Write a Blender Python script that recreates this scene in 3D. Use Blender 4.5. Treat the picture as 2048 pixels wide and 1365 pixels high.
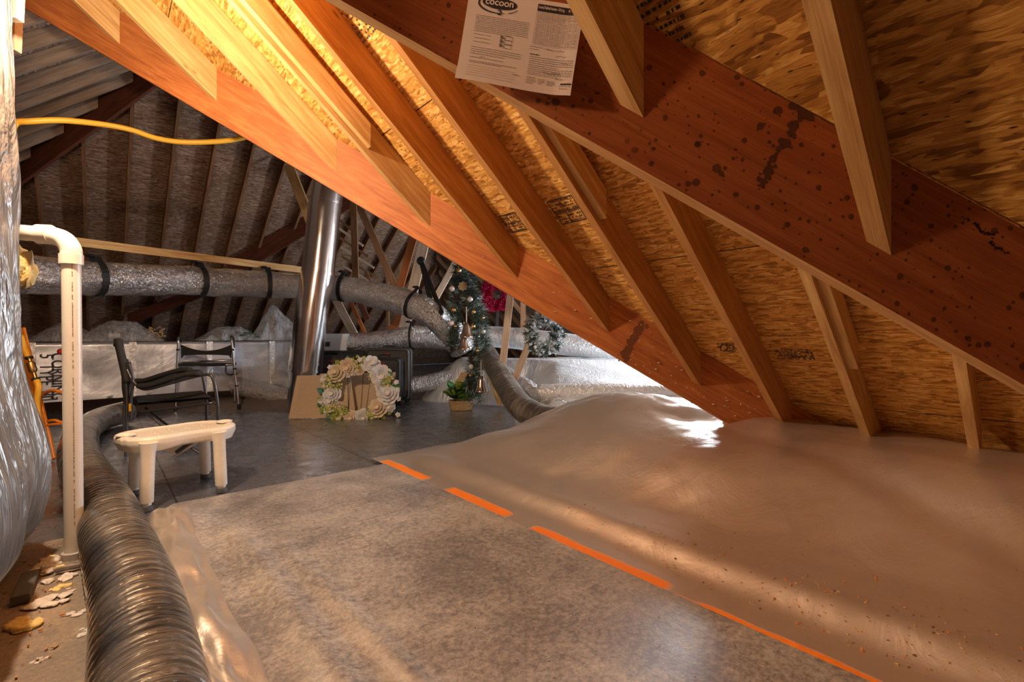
import bpy, math, random
from mathutils import Vector, Matrix, noise
random.seed(7)
for o in list(bpy.data.objects): bpy.data.objects.remove(o)
scene = bpy.context.scene
COL = scene.collection
PI = math.pi
# ------------------------------------------------------------------ camera
FPX, CX, HY, CH = 950.0, 1024.0, 672.0, 0.95
cam_data = bpy.data.cameras.new('camera'); cam = bpy.data.objects.new('camera', cam_data); COL.objects.link(cam)
cam.location = (0, 0, CH); cam.rotation_euler = (PI/2, 0, 0)
cam_data.sensor_width = 36.0; cam_data.lens = FPX/2048*36.0
cam_data.shift_y = (HY-682.5)/2048.0
cam_data.clip_start = 0.02
scene.camera = cam
# ------------------------------------------------------------------ world, exposure
w = bpy.data.worlds.new('world'); scene.world = w; w.use_nodes = True
bg = w.node_tree.nodes['Background']; bg.inputs[0].default_value = (0.55, 0.65, 0.85, 1); bg.inputs[1].default_value = 0.15
scene.view_settings.view_transform = 'Standard'; scene.view_settings.look = 'None'
scene.view_settings.exposure = 0.15; scene.view_settings.gamma = 1.0
scene.view_settings.use_curve_mapping = False
# ------------------------------------------------------------------ lights of the attic and an added fill
def lamp(name, kind, loc, power, col, size=0.1, rot=None, size_y=None):
    d = bpy.data.lights.new(name, kind); d.energy = power; d.color = col
    if kind == 'AREA':
        d.size = size
        if size_y: d.shape = 'RECTANGLE'; d.size_y = size_y
    else: d.shadow_soft_size = size
    o = bpy.data.objects.new(name, d); COL.objects.link(o); o.location = loc
    if rot is not None:
        o.rotation_euler = (Vector(rot)-Vector(loc)).to_track_quat('-Z', 'Y').to_euler()
    return o
WARM = (1.0, 0.74, 0.50)
COOL = (0.80, 0.90, 1.0)
lamp('attic_bulb', 'POINT', (-1.72, 1.64, 2.25), 170, WARM, 0.045)
lamp('warm_fill_light', 'POINT', (-1.9, 0.15, 1.75), 105, (1.0, 0.64, 0.40), 0.10)  # added out of view, a warm fill for the spotted beam and near side
lamp('far_work_light', 'POINT', (2.1, 5.4, 1.2), 95, COOL, 0.15)
lamp('gable_daylight', 'AREA', (3.0, 7.6, 1.9), 620, COOL, 0.9, (-2.5, 6.3, 0.9))
# ------------------------------------------------------------------ projection helpers used for measuring off the photograph
def P(px, py, Y): return Vector(((px-CX)/FPX*Y, Y, CH-(py-HY)/FPX*Y))
def F(px, py, h=0.0):
    Y = FPX*(CH-h)/(py-HY); return Vector(((px-CX)/FPX*Y, Y, h))
UX, UY, EX, EY = 0.752, 0.658, -0.655, 0.756       # roof grid: u = down the near slope, e = along its ridge
def UE(u, e, z=0.0): return Vector((UX*u+EX*e, UY*u+EY*e, z))
DET = UX*EY-UY*EX
def toUE(x, y): return ((x*EY-y*EX)/DET, (UX*y-UY*x)/DET)
M1 = 0.84
def zP1(u, e): return 3.179-M1*u
def zP2(u, e): return -0.324+M1*e
def zP3(u, e): return 9.34-0.68*e
def zP4(u, e): return 3.98+M1*u
def zP6(u, e): return 7.83-M1*u
def zN1(u, e): return 2.49-M1*u
def zN2(u, e): return 1.154+M1*e
def ss(x, a, b):
    t = min(1, max(0, (x-a)/(b-a))); return t*t*(3-2*t)
def nz(x, y, z=0, s=1): return noise.noise(Vector((x*s, y*s, z*s+3.1)))
def fr(x, y, z=0, s=1, o=4): return noise.fractal(Vector((x*s, y*s, z*s+1.7)), 0.9, 2.1, o)
# ------------------------------------------------------------------ material helpers
def newmat(name):
    m = bpy.data.materials.new(name); m.use_nodes = True; nt = m.node_tree
    return m, nt, nt.nodes['Principled BSDF']
def N(nt, typ, ins=None, **kw):
    n = nt.nodes.new(typ)
    for k, v in kw.items(): setattr(n, k, v)
    if ins:
        for k, v in ins.items():
            s = n.inputs[k]
            if isinstance(v, bpy.types.NodeSocket): nt.links.new(v, s)
            else: s.default_value = v
    return n
def ramp(nt, fac, stops):
    r = nt.nodes.new('ShaderNodeValToRGB'); cr = r.color_ramp
    while len(cr.elements) < len(stops): cr.elements.new(0.5)
    for el, (p, c) in zip(cr.elements, stops): el.position = p; el.color = (c[0], c[1], c[2], 1)
    nt.links.new(fac, r.inputs[0]); return r.outputs[0]
def math_(nt, op, a, b=None, c=None, clamp=False):
    n = nt.nodes.new('ShaderNodeMath'); n.operation = op; n.use_clamp = clamp
    for i, v in enumerate((a, b, c)):
        if v is None: continue
        if isinstance(v, bpy.types.NodeSocket): nt.links.new(v, n.inputs[i])
        else: n.inputs[i].default_value = v
    return n.outputs[0]
def mix(nt, fac, a, b, typ='MIX'):
    n = nt.nodes.new('ShaderNodeMix'); n.data_type = 'RGBA'; n.blend_type = typ
    for i, v in ((0, fac), (6, a), (7, b)):
        if isinstance(v, bpy.types.NodeSocket): nt.links.new(v, n.inputs[i])
        elif i == 0: n.inputs[0].default_value = v
        else: n.inputs[i].default_value = (v[0], v[1], v[2], 1)
    return n.outputs[2]
def coord(nt, kind='UV', scale=(1, 1, 1), rot=0.0, loc=(0, 0, 0), rnd=True):
    tc = nt.nodes.new('ShaderNodeTexCoord')
    v = tc.outputs[kind]
    if rnd:
        oi = nt.nodes.new('ShaderNodeObjectInfo')
        off = N(nt, 'ShaderNodeVectorMath', {0: (7.3, 3.1, 0), 3: oi.outputs['Random']}, operation='SCALE').outputs[0]
        v = N(nt, 'ShaderNodeVectorMath', {0: v, 1: off}, operation='ADD').outputs[0]
    mp = N(nt, 'ShaderNodeMapping', {'Vector': v, 'Location': loc, 'Rotation': (0, 0, rot), 'Scale': scale})
    return mp.outputs[0]
def noise_(nt, vec, scale, detail=4, rough=0.55, dist=0.0):
    return N(nt, 'ShaderNodeTexNoise', {'Vector': vec, 'Scale': scale, 'Detail': detail, 'Roughness': rough, 'Distortion': dist}).outputs[0]
def bump(nt, bsdf, h, strength=0.3, dist=0.01, prev=None):
    ins = {'Height': h, 'Strength': strength, 'Distance': dist}
    if prev: ins['Normal'] = prev
    b = N(nt, 'ShaderNodeBump', ins)
    nt.links.new(b.outputs[0], bsdf.inputs['Normal']); return b.outputs[0]
def setp(b, **kw):
    for k, v in kw.items():
        k = k.replace('_', ' ')
        if isinstance(v, tuple) and len(v) == 3: v = (*v, 1)
        b.inputs[k].default_value = v
def plain(name, col, rough=0.5, metal=0.0, nb=None, var=0.0, **kw):
    m, nt, b = newmat(name); setp(b, Base_Color=col, Roughness=rough, Metallic=metal, **kw)
    v = coord(nt, 'Object', rnd=False)
    n = noise_(nt, v, nb[0] if nb else 30, 4)
    if var: nt.links.new(ramp(nt, n, [(0.3, tuple(c*(1-var) for c in col)), (0.7, tuple(min(1, c*(1+var)) for c in col))]), b.inputs['Base Color'])
    if nb: bump(nt, b, n, nb[1], nb[2])
    return m
# wood
def wood(name, dark, mid, light, spots=0.0, knots=True, rough=0.6, grain=1.0, waves=True):
    m, nt, b = newmat(name); setp(b, Roughness=rough, Specular_IOR_Level=0.3)
    v = coord(nt, 'UV', (1.2, 14, 1))
    g = noise_(nt, v, 2.2, 6, 0.6, 0.6*grain)
    v2 = coord(nt, 'UV', (3, 150, 1))
    g2 = noise_(nt, v2, 2.0, 3)
    f = math_(nt, 'MULTIPLY_ADD', g2, 0.35, math_(nt, 'MULTIPLY', g, 0.65))
    c = ramp(nt, f, [(0.34, dark), (0.5, mid), (0.66, light)])
    vb = coord(nt, 'UV', (1, 1.6, 1))
    c = mix(nt, 0.5, c, ramp(nt, noise_(nt, vb, 1.3, 3), [(0.3, (0.62, 0.52, 0.45)), (0.7, (1, 1, 1))]), 'MULTIPLY')
    if knots:
        vk = coord(nt, 'UV', (1.6, 5.0, 1))
        kd = N(nt, 'ShaderNodeTexVoronoi', {'Vector': vk, 'Scale': 1.6, 'Randomness': 1.0})
        kk = math_(nt, 'ADD', kd.outputs['Distance'], math_(nt, 'MULTIPLY', noise_(nt, vk, 9, 2), 0.06))
        c = mix(nt, ramp(nt, kk, [(0.045, (1, 1, 1)), (0.10, (0, 0, 0))]), c, tuple(x*0.38 for x in mid))
    if spots:
        vs = coord(nt, 'UV', (1, 1, 1), rnd=False)
        vd = N(nt, 'ShaderNodeVectorMath', {0: vs, 1: N(nt, 'ShaderNodeVectorMath', {0: N(nt, 'ShaderNodeTexNoise', {'Vector': vs, 'Scale': 60.0, 'Detail': 2}).outputs[1], 3: 0.006}, operation='SCALE').outputs[0]}, operation='ADD').outputs[0]
        for sc, th in ((22, 0.27), (34, 0.30), (60, 0.3)):
            sp = N(nt, 'ShaderNodeTexVoronoi', {'Vector': vd, 'Scale': float(sc), 'Randomness': 1.0})
            pick = N(nt, 'ShaderNodeSeparateColor', {0: sp.outputs['Color']})
            rad = math_(nt, 'MULTIPLY', math_(nt, 'GREATER_THAN', pick.outputs[0], 0.12), math_(nt, 'MULTIPLY', pick.outputs[1], th))
            msk = math_(nt, 'MULTIPLY', math_(nt, 'SUBTRACT', rad, sp.outputs['Distance']), 22.0, clamp=True)
            patch = ramp(nt, noise_(nt, vs, 2.6, 2), [(0.22, (0, 0, 0)), (0.40, (1, 1, 1))])
            msk = math_(nt, 'MULTIPLY', math_(nt, 'MULTIPLY', msk, spots, clamp=True), patch)
            c = mix(nt, msk, c, (0.035, 0.014, 0.006))
    nt.links.new(c, b.inputs['Base Color'])
    bump(nt, b, f, 0.25, 0.003)
    return m
def osb(name, tones, fl=1.0, seam=True):
    m, nt, b = newmat(name); setp(b, Roughness=0.7, Specular_IOR_Level=0.25)
    base = coord(nt, 'UV', (1, 1, 1), rnd=False)
    dist = N(nt, 'ShaderNodeVectorMath', {0: N(nt, 'ShaderNodeTexNoise', {'Vector': base, 'Scale': 14.0, 'Detail': 2}).outputs[1], 3: 0.018}, operation='SCALE').outputs[0]
    v = N(nt, 'ShaderNodeVectorMath', {0: base, 1: dist}, operation='ADD').outputs[0]
    cols = []; hs = []
    for k, (rot, sc) in enumerate(((0.2, (14, 85, 1)), (-0.25, (17, 100, 1)), (0.9, (20, 70, 1)))):
        mp = N(nt, 'ShaderNodeMapping', {'Vector': v, 'Rotation': (0, 0, rot), 'Scale': tuple(s*fl for s in sc), 'Location': (k*3.3, k*1.7, 0)})
        vo = N(nt, 'ShaderNodeTexVoronoi', {'Vector': mp.outputs[0], 'Scale': 1.0, 'Randomness': 1.0})
        sepc = N(nt, 'ShaderNodeSeparateColor', {0: vo.outputs['Color']})
        cols.append(sepc.outputs[0]); hs.append(sepc.outputs[1])
    sel = ramp(nt, noise_(nt, v, 7*fl, 2), [(0.44, (0, 0, 0)), (0.5, (1, 1, 1))])
    f = mix(nt, sel, cols[0], cols[1])
    sel2 = ramp(nt, noise_(nt, base, 11*fl, 2), [(0.56, (0, 0, 0)), (0.6, (1, 1, 1))])
    f = mix(nt, sel2, f, cols[2])
    c = ramp(nt, f, [(0.0, tones[0]), (0.35, tones[1]), (0.75, tones[2]), (1.0, tones[3])])
    fine = noise_(nt, N(nt, 'ShaderNodeMapping', {'Vector': v, 'Rotation': (0, 0, 0.2), 'Scale': (30, 260, 1)}).outputs[0], 1.0, 3)
    c = mix(nt, 0.8, c, ramp(nt, fine, [(0.3, (0.55, 0.45, 0.38)), (0.55, (1, 1, 1))]), 'MULTIPLY')
    c = mix(nt, 0.55, c, ramp(nt, noise_(nt, base, 2.0, 3), [(0.3, (0.72, 0.62, 0.52)), (0.6, (1, 1, 1))]), 'MULTIPLY')
    # sheet seams every 1.22 m up the slope
    sep = N(nt, 'ShaderNodeSeparateXYZ', {0: base})
    sm = math_(nt, 'ABSOLUTE', math_(nt, 'SUBTRACT', math_(nt, 'MODULO', math_(nt, 'ADD', sep.outputs[1], 50*1.22-0.413), 1.22), 0.61))
    if seam: c = mix(nt, math_(nt, 'MULTIPLY', math_(nt, 'SUBTRACT', sm, 0.606), 400.0, clamp=True), c, (0.02, 0.01, 0.005))
    spk = N(nt, 'ShaderNodeTexVoronoi', {'Vector': N(nt, 'ShaderNodeMapping', {'Vector': v, 'Scale': (20, 60, 1)}).outputs[0], 'Scale': 1.0})
    c = mix(nt, ramp(nt, spk.outputs['Distance'], [(0.08, (1, 1, 1)), (0.16, (0, 0, 0))]), c, (0.05, 0.02, 0.008))
    nt.links.new(c, b.inputs['Base Color'])
    bump(nt, b, f, 0.35, 0.004)
    return m
def foil(name, col, rough=0.32, metal=0.95, big=(3, 0.5, 0.06), fine=(60, 0.25, 0.004), dust=None, stretch=(1, 1, 1), weave=False, rvar=0.15, kind='UV'):
    m, nt, b = newmat(name); setp(b, Base_Color=col, Roughness=rough, Metallic=metal)
    v = coord(nt, kind, stretch, rnd=False)
    n1 = noise_(nt, v, big[0], 5, 0.6, 0.8); nrm = bump(nt, b, n1, big[1], big[2])
    n2 = noise_(nt, v, fine[0], 3, 0.6, 0.5); nrm = bump(nt, b, n2, fine[1], fine[2], nrm)
    if weave:
        br = N(nt, 'ShaderNodeTexWave', {'Vector': coord(nt, kind, (1, 1, 1), rnd=False), 'Scale': 60.0}, bands_direction='DIAGONAL')
        bump(nt, b, br.outputs[1], 0.05, 0.001, nrm)
    nt.links.new(math_(nt, 'MULTIPLY_ADD', noise_(nt, v, 6, 4), rvar*2, rough-rvar), b.inputs['Roughness'])
    if dust:
        dcol, amt, dsc = dust
        d1 = noise_(nt, v, dsc, 8, 0.72); d2 = noise_(nt, v, dsc*20, 9, 0.9)
        dm = math_(nt, 'ADD', math_(nt, 'MULTIPLY', d1, 0.35), math_(nt, 'MULTIPLY', d2, 0.65))
        mk = ramp(nt, dm, [(0.62-amt*0.35, (0, 0, 0)), (0.72-amt*0.28, (1, 1, 1))])
        nt.links.new(mix(nt, mk, col, dcol), b.inputs['Base Color'])
        nt.links.new(math_(nt, 'MULTIPLY_ADD', mk, -metal*0.9, metal), b.inputs['Metallic'])
    return m
MAT = {}
MAT['pine'] = wood('pine', (0.42, 0.22, 0.07), (0.62, 0.38, 0.15), (0.78, 0.55, 0.26))
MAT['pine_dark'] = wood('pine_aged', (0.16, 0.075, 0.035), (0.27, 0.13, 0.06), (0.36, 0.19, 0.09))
MAT['pine_pale'] = wood('pine_pale', (0.50, 0.36, 0.24), (0.68, 0.52, 0.38), (0.80, 0.66, 0.50))
MAT['lvl'] = wood('laminated_beam', (0.28, 0.080, 0.022), (0.44, 0.145, 0.04), (0.58, 0.23, 0.07), grain=2.2)
MAT['lvl_edge'] = wood('laminated_edge', (0.40, 0.20, 0.07), (0.58, 0.33, 0.13), (0.70, 0.44, 0.2), knots=False)
MAT['pine_grey'] = wood('pine_grey', (0.26, 0.17, 0.11), (0.38, 0.27, 0.19), (0.48, 0.36, 0.27))
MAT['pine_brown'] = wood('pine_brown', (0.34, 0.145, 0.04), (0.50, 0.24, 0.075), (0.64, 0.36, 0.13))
MAT['lvl_spot'] = wood('laminated_beam_spotted', (0.23, 0.060, 0.016), (0.33, 0.095, 0.026), (0.42, 0.14, 0.042), spots=0.75, knots=False, grain=1.6)
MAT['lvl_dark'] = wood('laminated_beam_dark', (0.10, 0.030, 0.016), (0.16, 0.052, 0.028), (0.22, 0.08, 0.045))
MAT['osb'] = osb('osb', [(0.34, 0.15, 0.03), (0.62, 0.31, 0.07), (0.80, 0.45, 0.12), (0.92, 0.62, 0.24)])
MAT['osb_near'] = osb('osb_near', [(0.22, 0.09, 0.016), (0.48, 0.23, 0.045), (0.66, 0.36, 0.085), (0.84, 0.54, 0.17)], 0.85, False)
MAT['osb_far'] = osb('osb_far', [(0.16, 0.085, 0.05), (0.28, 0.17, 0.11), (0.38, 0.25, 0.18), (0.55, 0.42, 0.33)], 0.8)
MAT['foil'] = foil('foil_bright', (0.90, 0.92, 0.94), 0.40, metal=0.65, big=(3, 0.5, 0.06), fine=(26, 0.8, 0.02))
MAT['foil_duct'] = foil('foil_duct', (0.80, 0.80, 0.82), 0.20, big=(6, 0.8, 0.06), fine=(30, 1.0, 0.03), stretch=(1.6, 1, 1))
MAT['foil_box'] = foil('foil_box', (0.60, 0.64, 0.72), 0.40, metal=0.8, big=(2, 0.25, 0.05), fine=(90, 0.3, 0.003))
MAT['foil_tan'] = foil('foil_satin', (0.76, 0.69, 0.62), 0.40, metal=0.8, big=(4, 0.25, 0.03), fine=(30, 0.12, 0.004), weave=True, rvar=0.05, dust=((0.30, 0.21, 0.14), 0.12, 5.0))
MAT['foil_drape'] = foil('foil_drape', (0.30, 0.29, 0.28), 0.38, metal=0.6, big=(2.2, 0.7, 0.10), fine=(12, 0.4, 0.012), stretch=(2.6, 0.6, 1))
MAT['floor_sheet'] = foil('floor_sheet', (0.36, 0.38, 0.43), 0.27, metal=0.8, big=(7, 0.45, 0.03), fine=(45, 0.12, 0.003), rvar=0.08, dust=((0.24, 0.19, 0.16), 0.15, 2.0))
MAT['deck_sheet'] = foil('deck_sheet', (0.30, 0.29, 0.30), 0.38, metal=0.6, big=(3, 0.12, 0.02), fine=(120, 0.2, 0.002), rvar=0.08, dust=((0.54, 0.51, 0.47), 0.50, 2.2))
MAT['subfloor'] = foil('subfloor', (0.24, 0.20, 0.17), 0.6, metal=0.3, big=(5, 0.3, 0.03), fine=(60, 0.6, 0.006), dust=((0.42, 0.32, 0.22), 0.45, 3.0))
MAT['brown_blanket'] = foil('brown_blanket', (0.26, 0.21, 0.18), 0.5, metal=0.5, big=(3, 0.4, 0.04), dust=((0.22, 0.15, 0.10), 0.3, 3.0))
MAT['pvc'] = plain('white_pvc', (0.80, 0.75, 0.66), 0.35, nb=(3, 0.02, 0.01), var=0.05)
MAT['stool'] = plain('cream_plastic', (0.82, 0.76, 0.66), 0.38, nb=(25, 0.05, 0.005), var=0.05)
MAT['rubber'] = plain('grey_rubber', (0.10, 0.10, 0.10), 0.7)
MAT['black'] = plain('black_strap', (0.012, 0.012, 0.013), 0.6)
MAT['black_cloth'] = plain('black_cloth', (0.022, 0.022, 0.024), 0.75, nb=(60, 0.3, 0.004))
MAT['dark_steel'] = plain('dark_steel', (0.10, 0.10, 0.11), 0.35, 0.7)
MAT['alu'] = plain('aluminium', (0.75, 0.75, 0.77), 0.25, 1.0)
MAT['flue'] = foil('galvanised_flue', (0.82, 0.82, 0.84), 0.16, metal=1.0, big=(1.0, 0.04, 0.02), fine=(12, 0.03, 0.002), rvar=0.05)
MAT['yellow_pipe'] = plain('yellow_pipe', (0.85, 0.46, 0.04), 0.4)
MAT['orange'] = plain('orange_paint', (0.70, 0.22, 0.02), 0.45, var=0.12)
MAT['brass'] = plain('brass', (0.45, 0.28, 0.10), 0.35, 0.9)
MAT['red'] = plain('red_knob', (0.65, 0.02, 0.02), 0.4)
MAT['foam'] = plain('yellow_foam', (0.85, 0.66, 0.26), 0.9, nb=(14, 0.8, 0.03), var=0.15)
MAT['fluff'] = plain('white_fluff', (0.75, 0.68, 0.62), 0.95, nb=(40, 1.0, 0.02), var=0.2)
MAT['hardboard'] = plain('hardboard', (0.56, 0.43, 0.28), 0.65, nb=(80, 0.1, 0.002), var=0.08)
MAT['suitcase_brown'] = plain('brown_fabric', (0.052, 0.035, 0.032), 0.75, nb=(120, 0.3, 0.003), var=0.1)
MAT['suitcase_grey'] = plain('grey_fabric', (0.085, 0.075, 0.068), 0.7, nb=(120, 0.3, 0.003), var=0.1)
MAT['suitcase_black'] = plain('black_fabric', (0.02, 0.02, 0.022), 0.6, nb=(120, 0.3, 0.003))
MAT['paper'] = plain('paper', (0.78, 0.70, 0.66), 0.8)
MAT['ink'] = plain('ink', (0.03, 0.025, 0.025), 0.7)
MAT['ink_grey'] = plain('ink_grey', (0.30, 0.25, 0.22), 0.8)
MAT['petal_white'] = plain('white_petal', (0.85, 0.85, 0.86), 0.6)
MAT['petal_cream'] = plain('cream_petal', (0.84, 0.72, 0.55), 0.6)
MAT['petal_green'] = plain('lime_petal', (0.45, 0.50, 0.10), 0.6, var=0.2)
MAT['leaf'] = plain('green_leaf', (0.06, 0.20, 0.06), 0.5, var=0.3)
MAT['leaf_teal'] = plain('teal_leaf', (0.05, 0.22, 0.17), 0.5, var=0.3)
MAT['leaf_lime'] = plain('lime_leaf', (0.25, 0.32, 0.04), 0.5, var=0.3)
MAT['needle'] = plain('pine_needle', (0.045, 0.075, 0.065), 0.7, var=0.3)
MAT['needle_frost'] = plain('frosted_needle', (0.35, 0.45, 0.45), 0.8, var=0.3)
MAT['snow'] = plain('flocked_snow', (0.82, 0.86, 0.90), 0.9)
MAT['gold'] = plain('gold_ball', (0.70, 0.48, 0.22), 0.2, 1.0)
MAT['pearl'] = plain('pearl_ball', (0.80, 0.74, 0.70), 0.25, 0.3)
MAT['bell'] = plain('bronze_bell', (0.62, 0.50, 0.42), 0.22, 1.0)
MAT['cone'] = plain('pine_cone', (0.09, 0.045, 0.025), 0.7)
MAT['wicker'] = plain('wicker', (0.50, 0.34, 0.16), 0.7, nb=(50, 0.8, 0.01), var=0.3)
MAT['magenta'] = plain('magenta_petal', (0.50, 0.012, 0.07), 0.5, var=0.2)
MAT['twig'] = plain('dark_twig', (0.05, 0.03, 0.02), 0.8)
MAT['wood_post'] = MAT['pine_pale']
# sheet with the sprayed orange dashes along its edge (u about 1.57): a shape of its own in the paint
def hump_mat():
    m = MAT['foil_tan'].copy(); m.name = 'foil_satin_painted'; MAT['hump'] = m
    nt = m.node_tree; b = nt.nodes['Principled BSDF']
    tc = nt.nodes.new('ShaderNodeTexCoord'); sp = N(nt, 'ShaderNodeSeparateXYZ', {0: tc.outputs['UV']})
    U, E = sp.outputs[0], sp.outputs[1]
    wob = math_(nt, 'MULTIPLY_ADD', noise_(nt, tc.outputs['UV'], 3.0, 2), 0.05, -0.025)
    acc = None
    for (e0, e1, uc, hw) in ((2.69, 3.33, 1.612, 0.048), (1.86, 2.46, 1.615, 0.046), (0.93, 1.70, 1.602, 0.038), (0.66, 0.93, 1.588, 0.010), (-1.5, 0.84, 1.582, 0.026)):
        a = math_(nt, 'MULTIPLY', math_(nt, 'SUBTRACT', E, e0), 30.0, clamp=True)
        c = math_(nt, 'MULTIPLY', math_(nt, 'SUBTRACT', e1, E), 30.0, clamp=True)
        d = math_(nt, 'ABSOLUTE', math_(nt, 'SUBTRACT', math_(nt, 'ADD', U, wob), uc))
        d = math_(nt, 'MULTIPLY', math_(nt, 'SUBTRACT', hw, d), 70.0, clamp=True)
        k = math_(nt, 'MULTIPLY', math_(nt, 'MULTIPLY', a, c), d)
        acc = k if acc is None else math_(nt, 'MAXIMUM', acc, k)
    old = b.inputs['Base Color'].links[0].from_socket
    nt.links.new(mix(nt, acc, old, (1.0, 0.26, 0.02)), b.inputs['Base Color'])
    om = b.inputs['Metallic'].links[0].from_socket
    nt.links.new(math_(nt, 'MULTIPLY', om, math_(nt, 'SUBTRACT', 1.0, acc)), b.inputs['Metallic'])
hump_mat()
def seams():
    m = MAT['floor_sheet']; nt = m.node_tree; b = nt.nodes['Principled BSDF']
    sp = N(nt, 'ShaderNodeSeparateXYZ', {0: nt.nodes.new('ShaderNodeTexCoord').outputs['UV']}); X, Y = sp.outputs[0], sp.outputs[1]
    U = math_(nt, 'ADD', math_(nt, 'MULTIPLY', X, EY/DET), math_(nt, 'MULTIPLY', Y, -EX/DET))
    E = math_(nt, 'ADD', math_(nt, 'MULTIPLY', X, -UY/DET), math_(nt, 'MULTIPLY', Y, UX/DET))
    def line(c, off, per, w):
        t = math_(nt, 'ABSOLUTE', math_(nt, 'SUBTRACT', math_(nt, 'MODULO', math_(nt, 'ADD', c, 20*per-off+per/2), per), per/2))
        return math_(nt, 'MULTIPLY', math_(nt, 'SUBTRACT', w, t), 250.0, clamp=True)
    k = math_(nt, 'MAXIMUM', line(U, 1.55, 1.22, 0.006), line(E, 5.35, 2.44, 0.006))
    old = b.inputs['Base Color'].links[0].from_socket
    nt.links.new(mix(nt, k, old, (0.05, 0.045, 0.04)), b.inputs['Base Color'])
seams()
def flexmat():
    m, nt, b = newmat('flex_duct_sleeve'); setp(b, Roughness=0.30, Metallic=0.75, Coat_Weight=0.8, Coat_Roughness=0.08)
    v = coord(nt, 'UV', (16, 2.4, 1), rot=0.35, rnd=False)
    n1 = noise_(nt, v, 2.5, 6, 0.7, 0.6)
    v3 = coord(nt, 'UV', (1, 1, 1), rnd=False)
    nb_ = noise_(nt, v3, 3, 4)
    f = math_(nt, 'ADD', math_(nt, 'MULTIPLY', n1, 0.7), math_(nt, 'MULTIPLY', nb_, 0.3))
    nt.links.new(ramp(nt, f, [(0.38, (0.07, 0.065, 0.06)), (0.5, (0.26, 0.23, 0.20)), (0.62, (0.50, 0.42, 0.33)), (0.75, (0.42, 0.29, 0.16))]), b.inputs['Base Color'])
    nt.links.new(ramp(nt, nb_, [(0.4, (0.9, 0.9, 0.9)), (0.65, (0.35, 0.35, 0.35))]), b.inputs['Metallic'])
    wv = N(nt, 'ShaderNodeTexWave', {'Vector': coord(nt, 'UV', (1, 0.12, 1), rot=0, rnd=False), 'Scale': 10.0, 'Distortion': 12.0, 'Detail': 3.0}, bands_direction='X')
    nr = bump(nt, b, wv.outputs[1], 0.8, 0.03); bump(nt, b, n1, 1.0, 0.035, nr)
    return m
MAT['flex'] = flexmat()
def plasticmat(name, tint=(0.9, 0.9, 0.92), op=0.35):
    m, nt, b = newmat(name); out = nt.nodes['Material Output']
    setp(b, Base_Color=tint, Roughness=0.18, Specular_IOR_Level=0.9)
    v = coord(nt, 'UV', rnd=False); bump(nt, b, noise_(nt, v, 14, 5, 0.7, 1.5), 1.0, 0.05)
    tr = nt.nodes.new('ShaderNodeBsdfTransparent')
    mx = N(nt, 'ShaderNodeMixShader', {0: ramp(nt, noise_(nt, v, 9, 4, 0.7, 1.0), [(0.35, (op*0.5,)*3), (0.7, (min(1, op*2.0),)*3)]), 1: tr.outputs[0], 2: b.outputs[0]})
    nt.links.new(mx.outputs[0], out.inputs[0]); return m
MAT['plastic'] = plasticmat('clear_plastic', op=0.36)
MAT['plastic_thin'] = plasticmat('thin_plastic', op=0.15)
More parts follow.
